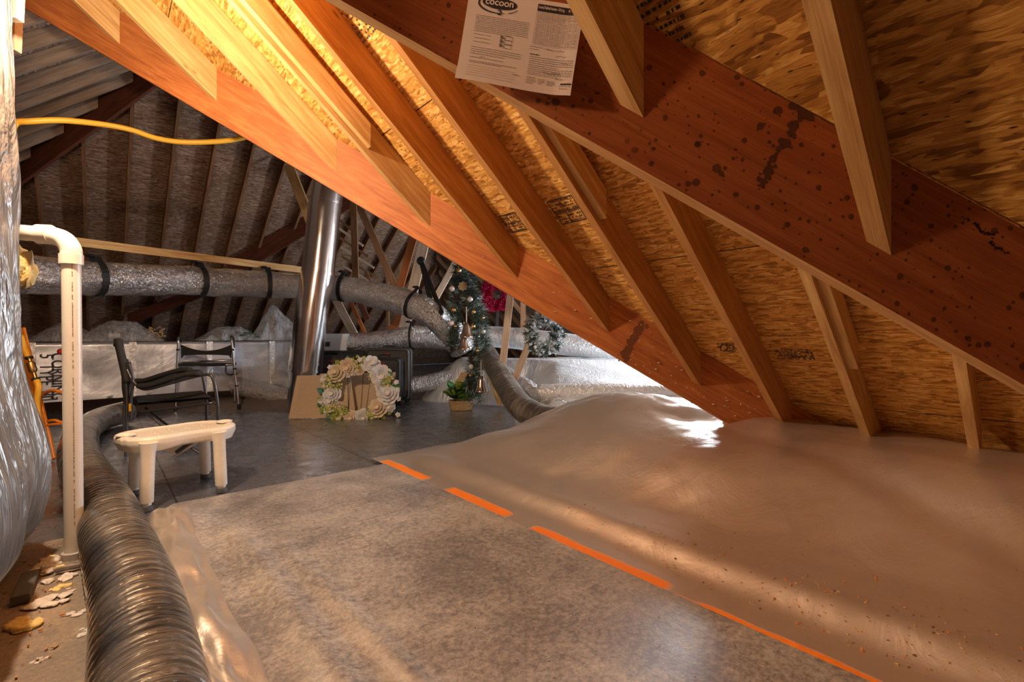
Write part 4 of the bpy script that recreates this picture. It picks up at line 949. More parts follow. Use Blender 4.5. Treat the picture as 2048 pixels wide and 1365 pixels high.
# ================================================================== SHOWER STOOL
def stool():
    legs_px = {'front_left': (292, 1023), 'front_right': (443, 985), 'back_left': (268, 990), 'back_right': (411, 957)}
    H = 0.345
    fl_ = F(292, 1023); fr_ = F(443, 985); bl = F(268, 990); br = F(411, 957)
    c = (fl_+fr_+bl+br)/4
    t = thing('shower_stool', 'cream plastic shower stool with oval seat and four thick legs', 'stool', c)
    xd = (fr_-fl_).normalized(); yd = Vector((-xd.y, xd.x, 0))
    a, b = 0.288, 0.188
    def out(th):
        x = a*math.copysign(abs(math.cos(th))**0.62, math.cos(th)); y = b*math.copysign(abs(math.sin(th))**0.75, math.sin(th))
        y *= 1-0.10*math.exp(-(x/0.09)**2); return x, y
    mb = MB(); prof = [(0.97, -0.080), (1.035, -0.035), (1.035, -0.012), (1.0, 0.0), (0.92, 0.003), (0.85, -0.006), (0.5, -0.010), (0.02, -0.010)]
    def fn(s, v):
        k = v*(len(prof)-1); i = min(int(k), len(prof)-2); f = k-i; r = prof[i][0]*(1-f)+prof[i+1][0]*f; z = prof[i][1]*(1-f)+prof[i+1][1]*f
        x, y = out(2*PI*s); 
        if v == 0: z += 0.022*math.exp(-(x/0.10)**2)
        if abs(x) > 0.2 and r > 0.8: z += 0.006*math.sin(y*130)*ss(abs(x), .24, .3)*(1 if r > 1.0 else 0)
        return c+xd*x*r+yd*y*r+Vector((0, 0, H+0.045+z))
    mb.grid(fn, 96, 28, uvs=lambda s, v: (s*1.5, v*.4)); link_mesh('seat', mb, 'stool', t, True)
    mb = MB()
    def fn2(s, v): x, y = out(2*PI*s); return c+xd*x*(1-v*.97)+yd*y*(1-v*.97)+Vector((0, 0, H-0.008+.02*math.exp(-(x/0.10)**2)*(1-v)))
    mb.grid(fn2, 60, 4); link_mesh('seat_underside', mb, 'stool', t, True)
    for sx in (-1, 1):       # moulded hand slots
        mb = MB(); q = c+xd*sx*0.258+Vector((0, 0, H+0.0475))
        mb.lathe(q, [(0.045, 0.0), (0.048, 0.006), (0.040, 0.009), (0.034, 0.003), (0.032, -0.006), (0, -0.006)], 26); o = link_mesh('hand_slot', mb, 'stool', t, True)
    mb = MB()
    for k in range(12):
        mb.ball(c+xd*(-.12+.11*(k % 4)*.8)+yd*(-.05+.05*(k//4))+Vector((0, 0, H+.036)), .004, 8, 5)
    link_mesh('drain_dots', mb, 'stool', t, True)
    for q in (fl_, fr_, bl, br):
        top = Vector((q.x, q.y, H+0.0))+(c-q)*0.06; top.z = H
        ax = (top-q); f = lambda k: q+ax*k
        mb = MB(); mb.tube([f(.13), f(.14), f(.5), f(.82), f(.83), f(.90), f(1.0), f(1.06)], lambda k: 0.031 if k < .05 else (.0325+.002*k if k < .72 else .037+0.02*(k-.72)), 26)
        lg = link_mesh('leg', mb, 'stool', t, 'auto')
        mb = MB(); mb.tube([f(.05), f(.08), f(.082), f(.10), f(.102), f(.14)], 0.023, 20, rfun=lambda l, tt: 1+.06*math.sin(l*500)); s = link_mesh('leg_extension', mb, 'stool', lg, 'auto')
        mb = MB(); mb.lathe(q, [(0, 0), (0.026, 0), (0.030, .006), (0.028, .028), (0.02, .032), (0, .032)], 20); link_mesh('rubber_foot', mb, 'rubber', lg, 'auto')
stool()
# ================================================================== FOLDING CAMP CHAIR
def chair():
    # side profile facing right; near side and far side frames
    t = thing('folding_chair', 'black folding camp chair behind the cream shower stool', 'chair', F(330, 905))
    near, far = 3.75, 4.25
    def tb(pts, r, name, mat='dark_steel', par=None, s=6):
        mb = MB(); mb.tube(cr(pts, s), r, 10); return link_mesh(name, mb, mat, par or t, True)
    tops = [(near, 0), (far, 1)]
    def Q(px, py, k):     # k 0 near 1 far: the far side shifted up/right a little as seen
        Y = near+(far-near)*k; q = P(px, py, near); return q+(Vector((-0.36, 0.42, 0)))*k
    for k in (0, 1):
        # back leg/upright
        tb([Q(252, 932, k), Q(253, 850, k), Q(254, 800, k), Q(250, 740, k), Q(243, 690, k)], 0.012, 'back_frame', s=5)
        tb([Q(262, 842, k), Q(262, 800, k), Q(266, 760, k), Q(258, 725, k)], 0.011, 'back_frame')
        # arm tube with curve then front leg
        tb([Q(252, 735, k), Q(268, 765, k), Q(290, 779, k), Q(330, 770, k), Q(385, 755, k), Q(418, 750, k), Q(428, 765, k), Q(434, 800, k), Q(436, 832, k), Q(437, 925-k*8, k)], 0.012, 'arm_frame')
        # seat rail
        tb([Q(276, 825, k), Q(350, 816, k), Q(428, 806, k)], 0.012, 'seat_rail')
        # crossed support and floor bar
        tb([Q(300, 832, k), Q(360, 880, k), Q(425, 925, k)], 0.010, 'cross_brace')
        tb([Q(255, 928, k), Q(340, 935, k), Q(437, 925, k)], 0.010, 'floor_bar')
        # padded armrest
        mb = MB(); pts = cr([Q(278, 772, k)+Vector((0, 0, .0)), Q(300, 771, k), Q(345, 757, k), Q(380, 748, k), Q(400, 748, k)], 6)
        mb.tube(pts, 0.020, 14, squash=None, rfun=lambda l, tt: 1.0+.7*abs(math.cos(tt))-.25*abs(math.sin(tt))); link_mesh('armrest', mb, 'black_cloth', t, True)
    for (a, b) in (((437, 925), 0), ((252, 932), 0), ((428, 808), 0), ((276, 826), 0)):
        pass
    for px, py in ((252, 930), (437, 925), (430, 808)):
        mb = MB(); mb.tube([Q(px, py, 0), Q(px, py, 1)], 0.010, 10); link_mesh('spreader', mb, 'dark_steel', t, True)
    # back panel
    mb = MB()
    def bp(s, v):
        base = [(238, 683), (241, 700), (247, 725), (255, 760), (256, 790), (262, 818)]
        k = v*5; i = min(int(k), 4); f = k-i; px = base[i][0]*(1-f)+base[i+1][0]*f; py = base[i][1]*(1-f)+base[i+1][1]*f
        q = Q(px, py, s); return q+Vector((-0.05*math.sin(PI*s), 0.02*math.sin(PI*s), 0.02*math.sin(PI*s)*(1-v)))
    def bpt(off): 
        return lambda s, v: Vector(bp(s, v))+Vector((off, -off*.4, 0))
    mb.grid(bpt(-.012), 14, 18); mb.grid(bpt(.014), 14, 18)
    link_mesh('backrest', mb, 'black_cloth', t, True)
    mb = MB(); mb.tube(cr([Q(238, 683, -.02)+Vector((0, 0, 0)), Q(234, 690, .3), Q(235, 690, .7), Q(238, 683, 1.02)], 8), 0.022, 10); mb.tube(cr([Q(238, 680, 0), Q(241, 700, 0), Q(249, 735, 0), Q(254, 765, 0)], 5), 0.026, 10); link_mesh('head_pad', mb, 'black_cloth', t, True)
    # seat
    mb = MB()
    def st(off):
        return lambda s, v: Q(276+v*148, 806-v*12, s)+Vector((0, 0, off-0.025*math.sin(PI*s)*math.sin(PI*v)))
    mb.grid(st(.0), 12, 14); mb.grid(st(-.02), 12, 14); link_mesh('seat', mb, 'black_cloth', t, True)
    # hanging side table folded under the arm
    mb = MB(); a = Q(305, 893, -.05); b = Q(352, 911, -.05); c = Q(400, 884, -.05); d = Q(385, 855, -.05); e = Q(300, 862, -.05)
    n = Vector((0, .018, 0)); mb.prism([a, b, c, d, e], [x+n for x in (a, b, c, d, e)]); sd = link_mesh('side_table', mb, plain('grey_panel', (.24, .2, .18), .5), t); sd['label'] = 'grey brown folded side table panel'
    mb = MB(); mb.bar(Q(353, 902, -.06), Q(394, 873, -.06), 0.02, 0.04, (0, 1, 0), bev=.006); link_mesh('table_slot', mb, 'black', t)
    mb = MB(); mb.box(Q(260, 815, -.03), .012, .012, .06); yl = link_mesh('yellow_tag', mb, 'yellow_pipe', t); yl['label'] = 'small yellow tag'
chair()
# ================================================================== WALKING FRAME
def walker():
    t = thing('walking_frame', 'aluminium walking frame with black strap back, in front of the trunk', 'walking frame', F(420, 830))
    Y = 6.0
    def tb(pts, r, name, mat='alu', par=None):
        mb = MB(); mb.tube(cr(pts, 6), r, 12); return link_mesh(name, mb, mat, par or t, True)
    legs = []
    legs.append(tb([P(357, 675, Y), P(354, 740, Y), P(352, 800, Y+.0), P(351, 827, Y)], 0.0145, 'leg'))
    legs.append(tb([P(364, 690, Y+.35), P(362, 760, Y+.35), P(361, 812, Y+.35)], 0.0145, 'leg'))
    legs.append(tb([P(463, 674, Y), P(469, 740, Y), P(475, 790, Y), P(478, 818, Y)], 0.0145, 'leg'))
    legs.append(tb([P(468, 690, Y+.35), P(468, 750, Y+.35), P(470, 810, Y+.35)], 0.0135, 'leg'))
    for lg, q in zip(legs, (P(351, 824, Y), P(361, 812, Y+.35), P(478, 815, Y), P(470, 810, Y+.35))):
        mb = MB(); mb.tube([q+Vector((0, 0, -.03)), q+Vector((0, 0, .04))], 0.02, 12); link_mesh('rubber_tip', mb, 'black', lg, 'auto')
    for px, pys in ((463, (700, 738, 772)), (357, (700, 760))):
        for py in pys:
            mb = MB(); q = P(px+(py-674)*(.1 if px > 400 else -.04), py, Y); mb.tube([q-Vector((0, 0, .01)), q+Vector((0, 0, .01))], 0.02, 12); link_mesh('adjuster_clip', mb, 'black', t, 'auto')
    for s, (px) in enumerate((357, 463)):
        mb = MB(); mb.tube([P(px, 675, Y), P(px+2, 676, Y+.2), P(px+4, 690, Y+.35)], 0.018, 12); link_mesh('hand_grip', mb, 'black', t, True)
    # black sling back strap
    mb = MB()
    def fn(a, b):
        px = 362+a*100; sag = 4*a*(1-a); top = 690+12*sag; bot = 712-2*sag+ (0 if 0.0 < a < 1.0 else 6)
        return P(px, top+(bot-top)*b, Y-.03*sag)
    mb.grid(fn, 24, 4); mb.grid(lambda a, b: Vector(fn(a, b))+Vector((0, .012, 0)), 24, 4); link_mesh('back_strap', mb, 'black_cloth', t, True)
    # seat and rails
    mb = MB(); a = P(363, 725, Y); b = P(466, 721, Y)
    for dz, yy in ((0, 0), (-.055, .02)):
        mb.tube([a+Vector((0, yy, dz)), b+Vector((0, yy, dz))], 0.014, 12)
    link_mesh('cross_rail', mb, 'alu', t, True)
    mb = MB(); mb.bar(P(414, 726, Y+.12)-Vector((.31, 0, .02)), P(414, 726, Y+.12)+Vector((.31, 0, -.02)), 0.24, 0.03, bev=.008); link_mesh('seat', mb, 'black_cloth', t)
    tb([P(452, 732, Y), P(452, 745, Y), P(460, 750, Y), P(474, 748, Y)], 0.010, 'latch_bar', 'dark_steel')
walker()
# ================================================================== SUITCASES, BOARDS
def suitcase(name, px0, px1, py0, Y, mat, label, dep=0.28, handle=True, front=False):
    A = P(px0, 800, Y); B = P(px1, 800, Y); z1 = P(px0, py0, Y).z; w = B.x-A.x; cx = (A.x+B.x)/2
    t = thing(name, label, 'suitcase', (cx, Y+dep/2, 0))
    mb = MB(); r = 0.05; zb = 0.045
    ring = []
    for (sx, sz, a0) in ((1, 1, 0), (-1, 1, 1), (-1, -1, 2), (1, -1, 3)):
        for k in range(6):
            a = (a0+k/5)*PI/2; ring.append((cx+sx*(w/2-r)+r*math.cos(a), (zb+z1)/2+sz*((z1-zb)/2-r)+r*math.sin(a)))
    n = len(ring)
    def lay(y, s): 
        return [Vector((cx+(x-cx)*s, y, (zb+z1)/2+(z-(zb+z1)/2)*s)) for x, z in ring]
    L = [lay(Y+.015, .93), lay(Y, .97), lay(Y+.02, 1.0), lay(Y+dep-.02, 1.0), lay(Y+dep, .97)]
    L[0] = lay(Y-.008, .90)
    i0 = len(mb.v)
    for l in L: mb.v += l
    for a in range(len(L)-1):
        for k in range(n):
            k2 = (k+1) % n; mb.f.append((i0+a*n+k, i0+a*n+k2, i0+(a+1)*n+k2, i0+(a+1)*n+k)); mb.uv.append([(0, 0)]*4); mb.mi.append(0)
    mb.f.append(tuple(i0+k for k in range(n))); mb.uv.append([(0, 0)]*n); mb.mi.append(0)
    mb.f.append(tuple(i0+4*n+k for k in range(n))); mb.uv.append([(0, 0)]*n); mb.mi.append(0)
    link_mesh('shell', mb, mat, t, 'auto')
    for yy in (Y+.05, Y+.09):
        mb = MB(); pts = [p for p in lay(yy, 1.008)]; pts.append(pts[0]); mb.tube(pts, 0.006, 6); link_mesh('zip_piping', mb, 'black', t, True)
    mb = MB(); pts = lay(Y-.006, .93); pts.append(pts[0]); mb.tube(pts, 0.007, 6); link_mesh('front_piping', mb, 'black', t, True)
    mb = MB(); pz = zb+(z1-zb)*0.42; mb.box((cx, Y-.018, pz), w*.74, .03, (z1-zb)*.62, bev=.01); pk = link_mesh('front_pocket', mb, mat, t, 'auto')
    mb = MB(); mb.tube([(cx-w*.34, Y-.035, pz+(z1-zb)*.29), (cx+w*.34, Y-.035, pz+(z1-zb)*.29)], .005, 6); link_mesh('pocket_zip', mb, 'black', pk)
    mb = MB(); mb.tube(cr([(cx-.09, Y+dep*.5, z1-.005), (cx-.08, Y+dep*.5, z1+.03), (cx, Y+dep*.5, z1+.04), (cx+.08, Y+dep*.5, z1+.03), (cx+.09, Y+dep*.5, z1-.005)], 6), .009, 10); link_mesh('top_handle', mb, 'black', t, True)
    mb = MB(); mb.box((cx, Y-.014, z1-.07), .05, .012, .012); bd = link_mesh('red_badge', mb, 'red', t); bd['label'] = 'tiny red badge near the top'
    for sx in (-1, 1):
        mb = MB(); mb.tube([(cx+sx*(w/2-.05)-.015, Y+dep-.04, .034), (cx+sx*(w/2-.05)+.015, Y+dep-.04, .034)], .034, 14); link_mesh('wheel', mb, 'black', t, 'auto')
        mb = MB(); mb.box((cx+sx*(w/2-.05), Y+.04, .023), .03, .03, .046); link_mesh('foot', mb, 'black', t)
suitcase('suitcase', 625, 703, 712, 6.62, 'suitcase_brown', 'brown upright suitcase behind the left end of the hardboard', .24)
suitcase('suitcase', 640, 728, 703, 6.92, 'suitcase_black', 'black suitcase mostly hidden behind the brown one', .24)
suitcase('suitcase', 731, 800, 717, 6.44, 'suitcase_black', 'smaller dark suitcase directly behind the flower wreath', .20)
suitcase('suitcase', 731, 818, 698, 6.70, 'suitcase_grey', 'tall grey suitcase at the right with a hoop handle', .26)
def panel(name, pts, label):
    mb = MB(); n = Vector((0, .006, .001)); q = [Vector(p) for p in pts]; mb.prism(q, [x+n for x in q]); single(name, mb, 'hardboard', label, 'panel')
def lean(px, py, bY, tY, top): return P(px, py, tY) if top else F(px, py)
zY = 6.22
b1 = F(577, 837); b2 = F(700, 836); 
panel('hardboard_panel', [F(577, 838), F(712, 836), P(700, 750, 5.72), P(594, 752, 5.72)], 'tan hardboard panel leaning at left of the flower wreath')
panel('hardboard_panel', [F(636, 832)+Vector((0, 0, 0)), F(784, 829), P(791, 745, 5.93), P(640, 748, 5.93)], 'tan hardboard panel behind the flower wreath')
# ================================================================== WREATHS AND FLOWERS
def basis(n):
    n = Vector(n).normalized(); a = n.cross(Vector((0, 0, 1))); a = a.normalized() if a.length > .1 else Vector((1, 0, 0)); return a, n.cross(a), n
def petal(mb, c, d, n, l, w, cup, mi=0):
    s = d.cross(n).normalized(); p0 = c; p1 = c+d*l*.5+s*w/2+n*cup*.5; p2 = c+d*l+n*cup; p3 = c+d*l*.5-s*w/2+n*cup*.5; pm = c+d*l*.55+n*cup*.2
    if w > .5*l:
        t1 = c+d*l*.92+s*w*.32+n*cup*.9; t2 = c+d*l*.92-s*w*.32+n*cup*.9; p1 = p1+d*l*.1+s*w*.08; p3 = p3+d*l*.1-s*w*.08
        ring = [p0, p1, t1, p2, t2, p3]
    else: ring = [p0, p1, p2, p3]
    for i in range(len(ring)): mb.quad([ring[i], ring[(i+1) % len(ring)], pm], [(0, 0)]*3, mi)
def bloom(c, n, r, mats, name, parent, layers=4, np_=9, label=None):
    r *= 1.15; mb = MB(); a, b, n = basis(n); c = Vector(c)
    for L in range(layers):
        f = 1-L/(layers+.5)
        for k in range(np_):
            th = 2*PI*(k+.5*L)/np_+random.uniform(-.1, .1); d = (a*math.cos(th)+b*math.sin(th)+n*(.15+.35*L/layers)).normalized()
            petal(mb, c+n*r*.12*L, d, n, r*f, r*.72*f, r*(.1+.35*L/layers), 0)
    mb.ball(c+n*r*.35, r*.2, 8, 6, mi=1 if len(mats) > 1 else 0)
    o = link_mesh(name, mb, list(mats), parent, False)
    if label: o['label'] = label
    return o
def cluster(c, n, r, mats, name, parent):
    mb = MB(); a, b, n = basis(n); c = Vector(c)
    for k in range(34):
        th = random.uniform(0, 2*PI); rr_ = r*math.sqrt(random.random()); q = c+a*rr_*math.cos(th)+b*rr_*math.sin(th)+n*(r*.5*(1-(rr_/r)**2))
        for j in range(4):
            t2 = th+j*PI/2; d = (a*math.cos(t2)+b*math.sin(t2)+n*.3).normalized(); petal(mb, q, d, n, r*.24, r*.2, r*.04, random.choice(range(len(mats))))
    return link_mesh(name, mb, list(mats), parent)
def leafm(c, d, n, l, mat, name, parent):
    mb = MB(); d = Vector(d).normalized(); n = Vector(n).normalized(); s = d.cross(n).normalized(); c = Vector(c)
    pr = [(0, 0), (.2, .22), (.45, .30), (.75, .2), (1, 0)]
    for k in range(4):
        (x0, w0), (x1, w1) = pr[k], pr[k+1]
        c0 = c+d*l*x0+n*l*.12*math.sin(PI*x0); c1 = c+d*l*x1+n*l*.12*math.sin(PI*x1)
        for sg in (1, -1):
            mb.quad([c0, c1, c1+s*sg*w1*l+n*.05*l, c0+s*sg*w0*l+n*.05*l], [(0, 0)]*4)
    return link_mesh(name, mb, mat, parent)
def flower_wreath():
    C = P(717, 785, 5.55); n = Vector((0.05, -1, .16)).normalized(); a = Vector((1, 0, 0)); b = Vector((0, .16, 1)).normalized(); R = .34
    t = thing('flower_wreath', 'wreath of white and cream silk flowers with green leaves leaning on the hardboard', 'wreath', (C.x, C.y+.02, 0))
    mb = MB(); 
    for ph in (0, 1.1, 2.3):
        pts = [C+a*(R+.02*math.cos(7*q+ph))*math.cos(q)+b*(R*.93+.02*math.sin(5*q+ph))*math.sin(q) for q in [2*PI*k/60 for k in range(61)]]; mb.tube(pts, .009, 6)
    link_mesh('twig_ring', mb, 'twig', t, True)
    for x in (-.11, .035):
        mb = MB(); mb.tube([C+a*x*1.3+b*.27-n*.01, C+a*x+b*-.22-n*.01], .004, 6); link_mesh('wire_stem', mb, 'twig', t)
    def at(deg, f=1.0): q = math.radians(deg); return C+a*R*f*math.cos(q)*1.0+b*R*f*.93*math.sin(q)+n*.03
    big = [(110, 1.0, .10, 'c'), (135, 1.0, .11, 'c'), (68, 1.08, .10, 'w'), (40, 1.0, .115, 'w'), (88, .82, .06, 'c'), (-5, 1.05, .12, 'w'), (15, .86, .08, 'w'), (-38, .95, .11, 'c'), (-75, 1.0, .11, 'w'), (-100, 1.02, .10, 'c'), (185, .85, .10, 'w'), (198, .95, .09, 'w'), (30, 1.18, .05, 'w'), (158, 1.2, .06, 'w'), (-25, 1.2, .07, 'w'), (-165, 1.2, .055, 'w'), (215, 1.18, .055, 'w'), (100, .78, .045, 'w'), (-140, .78, .05, 'c'), (120, .8, .05, 'w')]
    for d, f, r, k in big: bloom(at(d, f), n+Vector((random.uniform(-.3, .3), 0, random.uniform(-.3, .3))), r, ['petal_white' if k == 'w' else 'petal_cream', 'petal_cream'], 'white_flower' if k == 'w' else 'cream_flower', t)
    for d, f, r in ((90, 1.05, .095), (22, 1.05, .10), (160, .95, .11), (-120, 1.05, .11), (-145, 1.0, .10), (-58, .95, .09), (48, .78, .06), (-130, .8, .06)):
        cluster(at(d, f)+n*.01, n, r, ['petal_green', 'leaf_lime', 'petal_cream'], 'green_hydrangea', t)
    for k in range(64):
        d = random.uniform(0, 360); f = random.uniform(.82, 1.22); q = math.radians(d+random.uniform(-60, 60)); dd = a*math.cos(q)+b*math.sin(q)+n*random.uniform(0, .5)
        leafm(at(d, f)-n*.01, dd, n, random.uniform(.07, .13), random.choice(('leaf', 'leaf_teal', 'leaf_lime', 'leaf_lime')), 'leaf', t)
    for (px, py) in ((660, 735), (720, 720), (750, 723), (793, 765), (795, 780), (797, 798), (735, 832), (764, 833), (796, 830)):
        q = P(px, py, 5.5); q.z = max(q.z, .03); mb = MB(); mb.tube([q, q*.7+at(math.degrees(math.atan2(q.z-C.z, q.x-C.x)))*.3], .003, 5); st = link_mesh('sprig_stem', mb, 'leaf_lime', t)
        bloom(q, n, .028, ['petal_white'], 'sprig_flower', st, 2, 5)
flower_wreath()
def needles(mb, c, ax, r, n, l, mi=0, w=0.0035):
    ax = Vector(ax).normalized(); a, b, _ = basis(ax)
    for k in range(n):
        th = random.uniform(0, 2*PI); d = (a*math.cos(th)+b*math.sin(th)+ax*random.uniform(-.2, .9)).normalized(); q = Vector(c)+d*r*.1
        s = d.cross(Vector((0.2, 1, .1))).normalized()*w
        mb.quad([q-s, q+s, q+d*l*random.uniform(.6, 1.1)], [(0, 0)]*3, mi)
def branch_along(pts, r, n, l, mats, name, parent, mw=None, spread=.05, w=.0035):
    mb = MB(); mb.tube(pts, r*.12, 6)
    for k in range(n):
        i = random.randrange(len(pts)-1); f = random.random(); c = pts[i]*(1-f)+pts[i+1]*f; ax = pts[i+1]-pts[i]
        ax = ax.normalized()+Vector((random.uniform(-1, 1), random.uniform(-1, 1), random.uniform(-1, 1)))*.9
        q = c+Vector((random.uniform(-1, 1), random.uniform(-1, 1), random.uniform(-1, 1)))*spread
        needles(mb, q, ax, r, 14, l, random.choice(mw) if mw else 0, w)
    return link_mesh(name, mb, mats, parent)
def garland():
    Y = 6.0
    t = thing('pine_garland', 'hanging pine garland with gold balls, bells and cones', 'garland', P(945, 780, Y))
    A = cr([P(925, 500, Y), P(918, 545, Y), P(912, 585, Y), P(908, 630, Y), P(910, 665, Y), P(903, 700, Y)], 8)
    B = cr([P(925, 520, Y), P(935, 560, Y), P(945, 600, Y), P(958, 640, Y), P(963, 690, Y), P(956, 720, Y), P(945, 760, Y), P(950, 790, Y)], 8)
    branch_along(A, .06, 260, .10, ['needle', 'needle_frost'], 'left_strand', t, [0, 0, 0, 1], .05)
    branch_along(B, .07, 470, .105, ['needle', 'needle_frost'], 'right_strand', t, [0, 0, 0, 1], .075)
    def Bl(px, py, r, mat, name): 
        mb = MB(); q = P(px, py, Y-.10); mb.ball(q, r, 16, 10); o = link_mesh(name, mb, mat, t, True)
        mb = MB(); mb.tube([q+Vector((0, 0, r*.95)), q+Vector((0, 0, r*1.25))], r*.25, 8); link_mesh('ball_cap', mb, 'gold', o)
    for px, py, r, m in ((917, 541, .038, 'gold'), (904, 578, .036, 'pearl'), (940, 599, .036, 'pearl'), (907, 620, .036, 'gold'), (902, 647, .036, 'pearl'), (910, 653, .026, 'gold'), (947, 624, .030, 'gold'), (946, 653, .032, 'gold'), (967, 664, .026, 'pearl'), (942, 734, .036, 'pearl'), (941, 751, .028, 'gold'), (954, 702, .028, 'gold'), (966, 636, .022, 'gold')):
        Bl(px, py, r, m, 'gold_ball' if m == 'gold' else 'pearl_ball')
    def bell(px, py, s):
        mb = MB(); q = P(px, py, Y-.12); mb.lathe(q, [(0, 0), (.03*s, -.01*s), (.045*s, -.05*s), (.06*s, -.13*s), (.085*s, -.18*s), (.10*s, -.20*s), (.09*s, -.20*s), (.05*s, -.12*s), (0, -.05*s)], 24); o = link_mesh('bell', mb, 'bell', t, True)
        mb = MB(); mb.tube([q, q+Vector((0, 0, .2*s))], .006, 6); link_mesh('bell_cord', mb, 'pearl', o)
        mb = MB(); mb.ball(q+Vector((0, 0, -.2*s)), .02*s, 8, 6); link_mesh('clapper', mb, 'gold', o, True)
    bell(933, 645, .95); bell(928, 672, .85); bell(962, 752, 1.0)
    for px, py in ((911, 597), (903, 702), (941, 719), (939, 774)):
        mb = MB(); c = P(px, py, Y-.09)
        for k in range(36):
            th = k*2.4; z = -.05+.1*k/36; r = .035*math.sin(PI*(k+3)/40); d = Vector((math.cos(th), math.sin(th), .3)); petal(mb, c+Vector((0, 0, z)), d, Vector((0, 0, 1)), r+.012, .022, .008)
        link_mesh('pine_cone', mb, 'cone', t)
    mb = MB(); c = P(926, 573, Y-.11)
    for k in range(8):
        th = k*PI/4; petal(mb, c, Vector((math.cos(th), 0, math.sin(th))), Vector((0, -1, 0)), .06, .035, .01)
    link_mesh('gold_bow', mb, 'wicker', t)
    c = P(918, 760, Y-.1)
    for dx in (-.02, .01, .04): mb = MB(); mb.bar(c+Vector((dx, 0, -.02)), c+Vector((dx+.06, 0, .09)), .025, .003, (0, 1, 0)); link_mesh('pale_ribbon', mb, 'wicker', t)
garland()
def basket():
    q = F(921, 822); t = thing('basket_plant', 'green leafy plant in a wicker basket at the foot of the garland', 'plant', q)
    mb = MB(); hw, hd, h = .13, .09, .12
    for k in range(9):
        z = .008+h*k/9; s = 1+.18*k/9; pts = []
        for j in range(33):
            a = 2*PI*j/32; r = (abs(math.cos(a))**3+abs(math.sin(a))**3)**(-1/3); wv = 1+.02*(-1)**(j+k); pts.append(q+Vector((hw*s*r*math.cos(a)*wv, .09+hd*s*r*math.sin(a)*wv, z)))
        mb.tube(pts, .0085, 6)
    link_mesh('basket', mb, 'wicker', t, True)
    for k in range(90):
        a = random.uniform(0, 2*PI); el = random.uniform(.1, 1.3); d = Vector((math.cos(a)*math.cos(el)*1.2, math.sin(a)*math.cos(el), math.sin(el)))
        c = q+Vector((random.uniform(-.10, .10), .09+random.uniform(-.06, .06), .12+random.uniform(0, .12)))
        leafm(c, d, Vector((0, -.5, 1)), random.uniform(.11, .19), random.choice(('leaf', 'leaf', 'leaf_lime')), 'leaf', t)
basket()
def pink_wreath():
    C = P(990, 590, 6.6); t = thing('pink_wreath', 'bright magenta flower wreath hanging in the shadow', 'wreath', C-Vector((0, 0, .25)))
    mb = MB(); 
    for k in range(26):
        th = 2*PI*k/26; R = .155; q = C+Vector((R*math.cos(th)*1.05, 0, R*math.sin(th)*1.05))+Vector((random.uniform(-.03, .03), -.02, random.uniform(-.03, .03)))
        bloom(q, (random.uniform(-.3, .3), -1, random.uniform(-.3, .3)), .075, ['magenta'], 'magenta_flower', t, 3, 7)
    mb.tube([C+Vector((.15*math.cos(2*PI*k/32), .02, .15*math.sin(2*PI*k/32))) for k in range(33)], .012, 6); link_mesh('wreath_ring', mb, 'twig', t)
pink_wreath()
def frost_wreath():
    C = P(1088, 668, 5.2); t = thing('frosted_wreath', 'frosted white and green pine wreath hung on the leaning prop', 'wreath', C-Vector((0, 0, .25)))
    pts = [C+Vector((.15*math.cos(q), .02*math.sin(3*q)+(.05*math.cos(q)), .17*math.sin(q))) for q in [2*PI*k/40 for k in range(41)]]
    branch_along(pts, .06, 260, .075, ['needle', 'needle_frost', 'snow'], 'needle_ring', t, [0, 0, 1, 1, 2], .05, .006)
    mb = MB()
    for k in range(60):
        q = random.choice(pts)+Vector((random.uniform(-.06, .06), -.05+random.uniform(-.03, .02), random.uniform(-.06, .06))); mb.ball(q, random.uniform(.008, .02), 6, 4, sc=(1, .6, 1))
    link_mesh('snow_tufts', mb, 'snow', t, True)['kind'] = 'stuff'
frost_wreath()
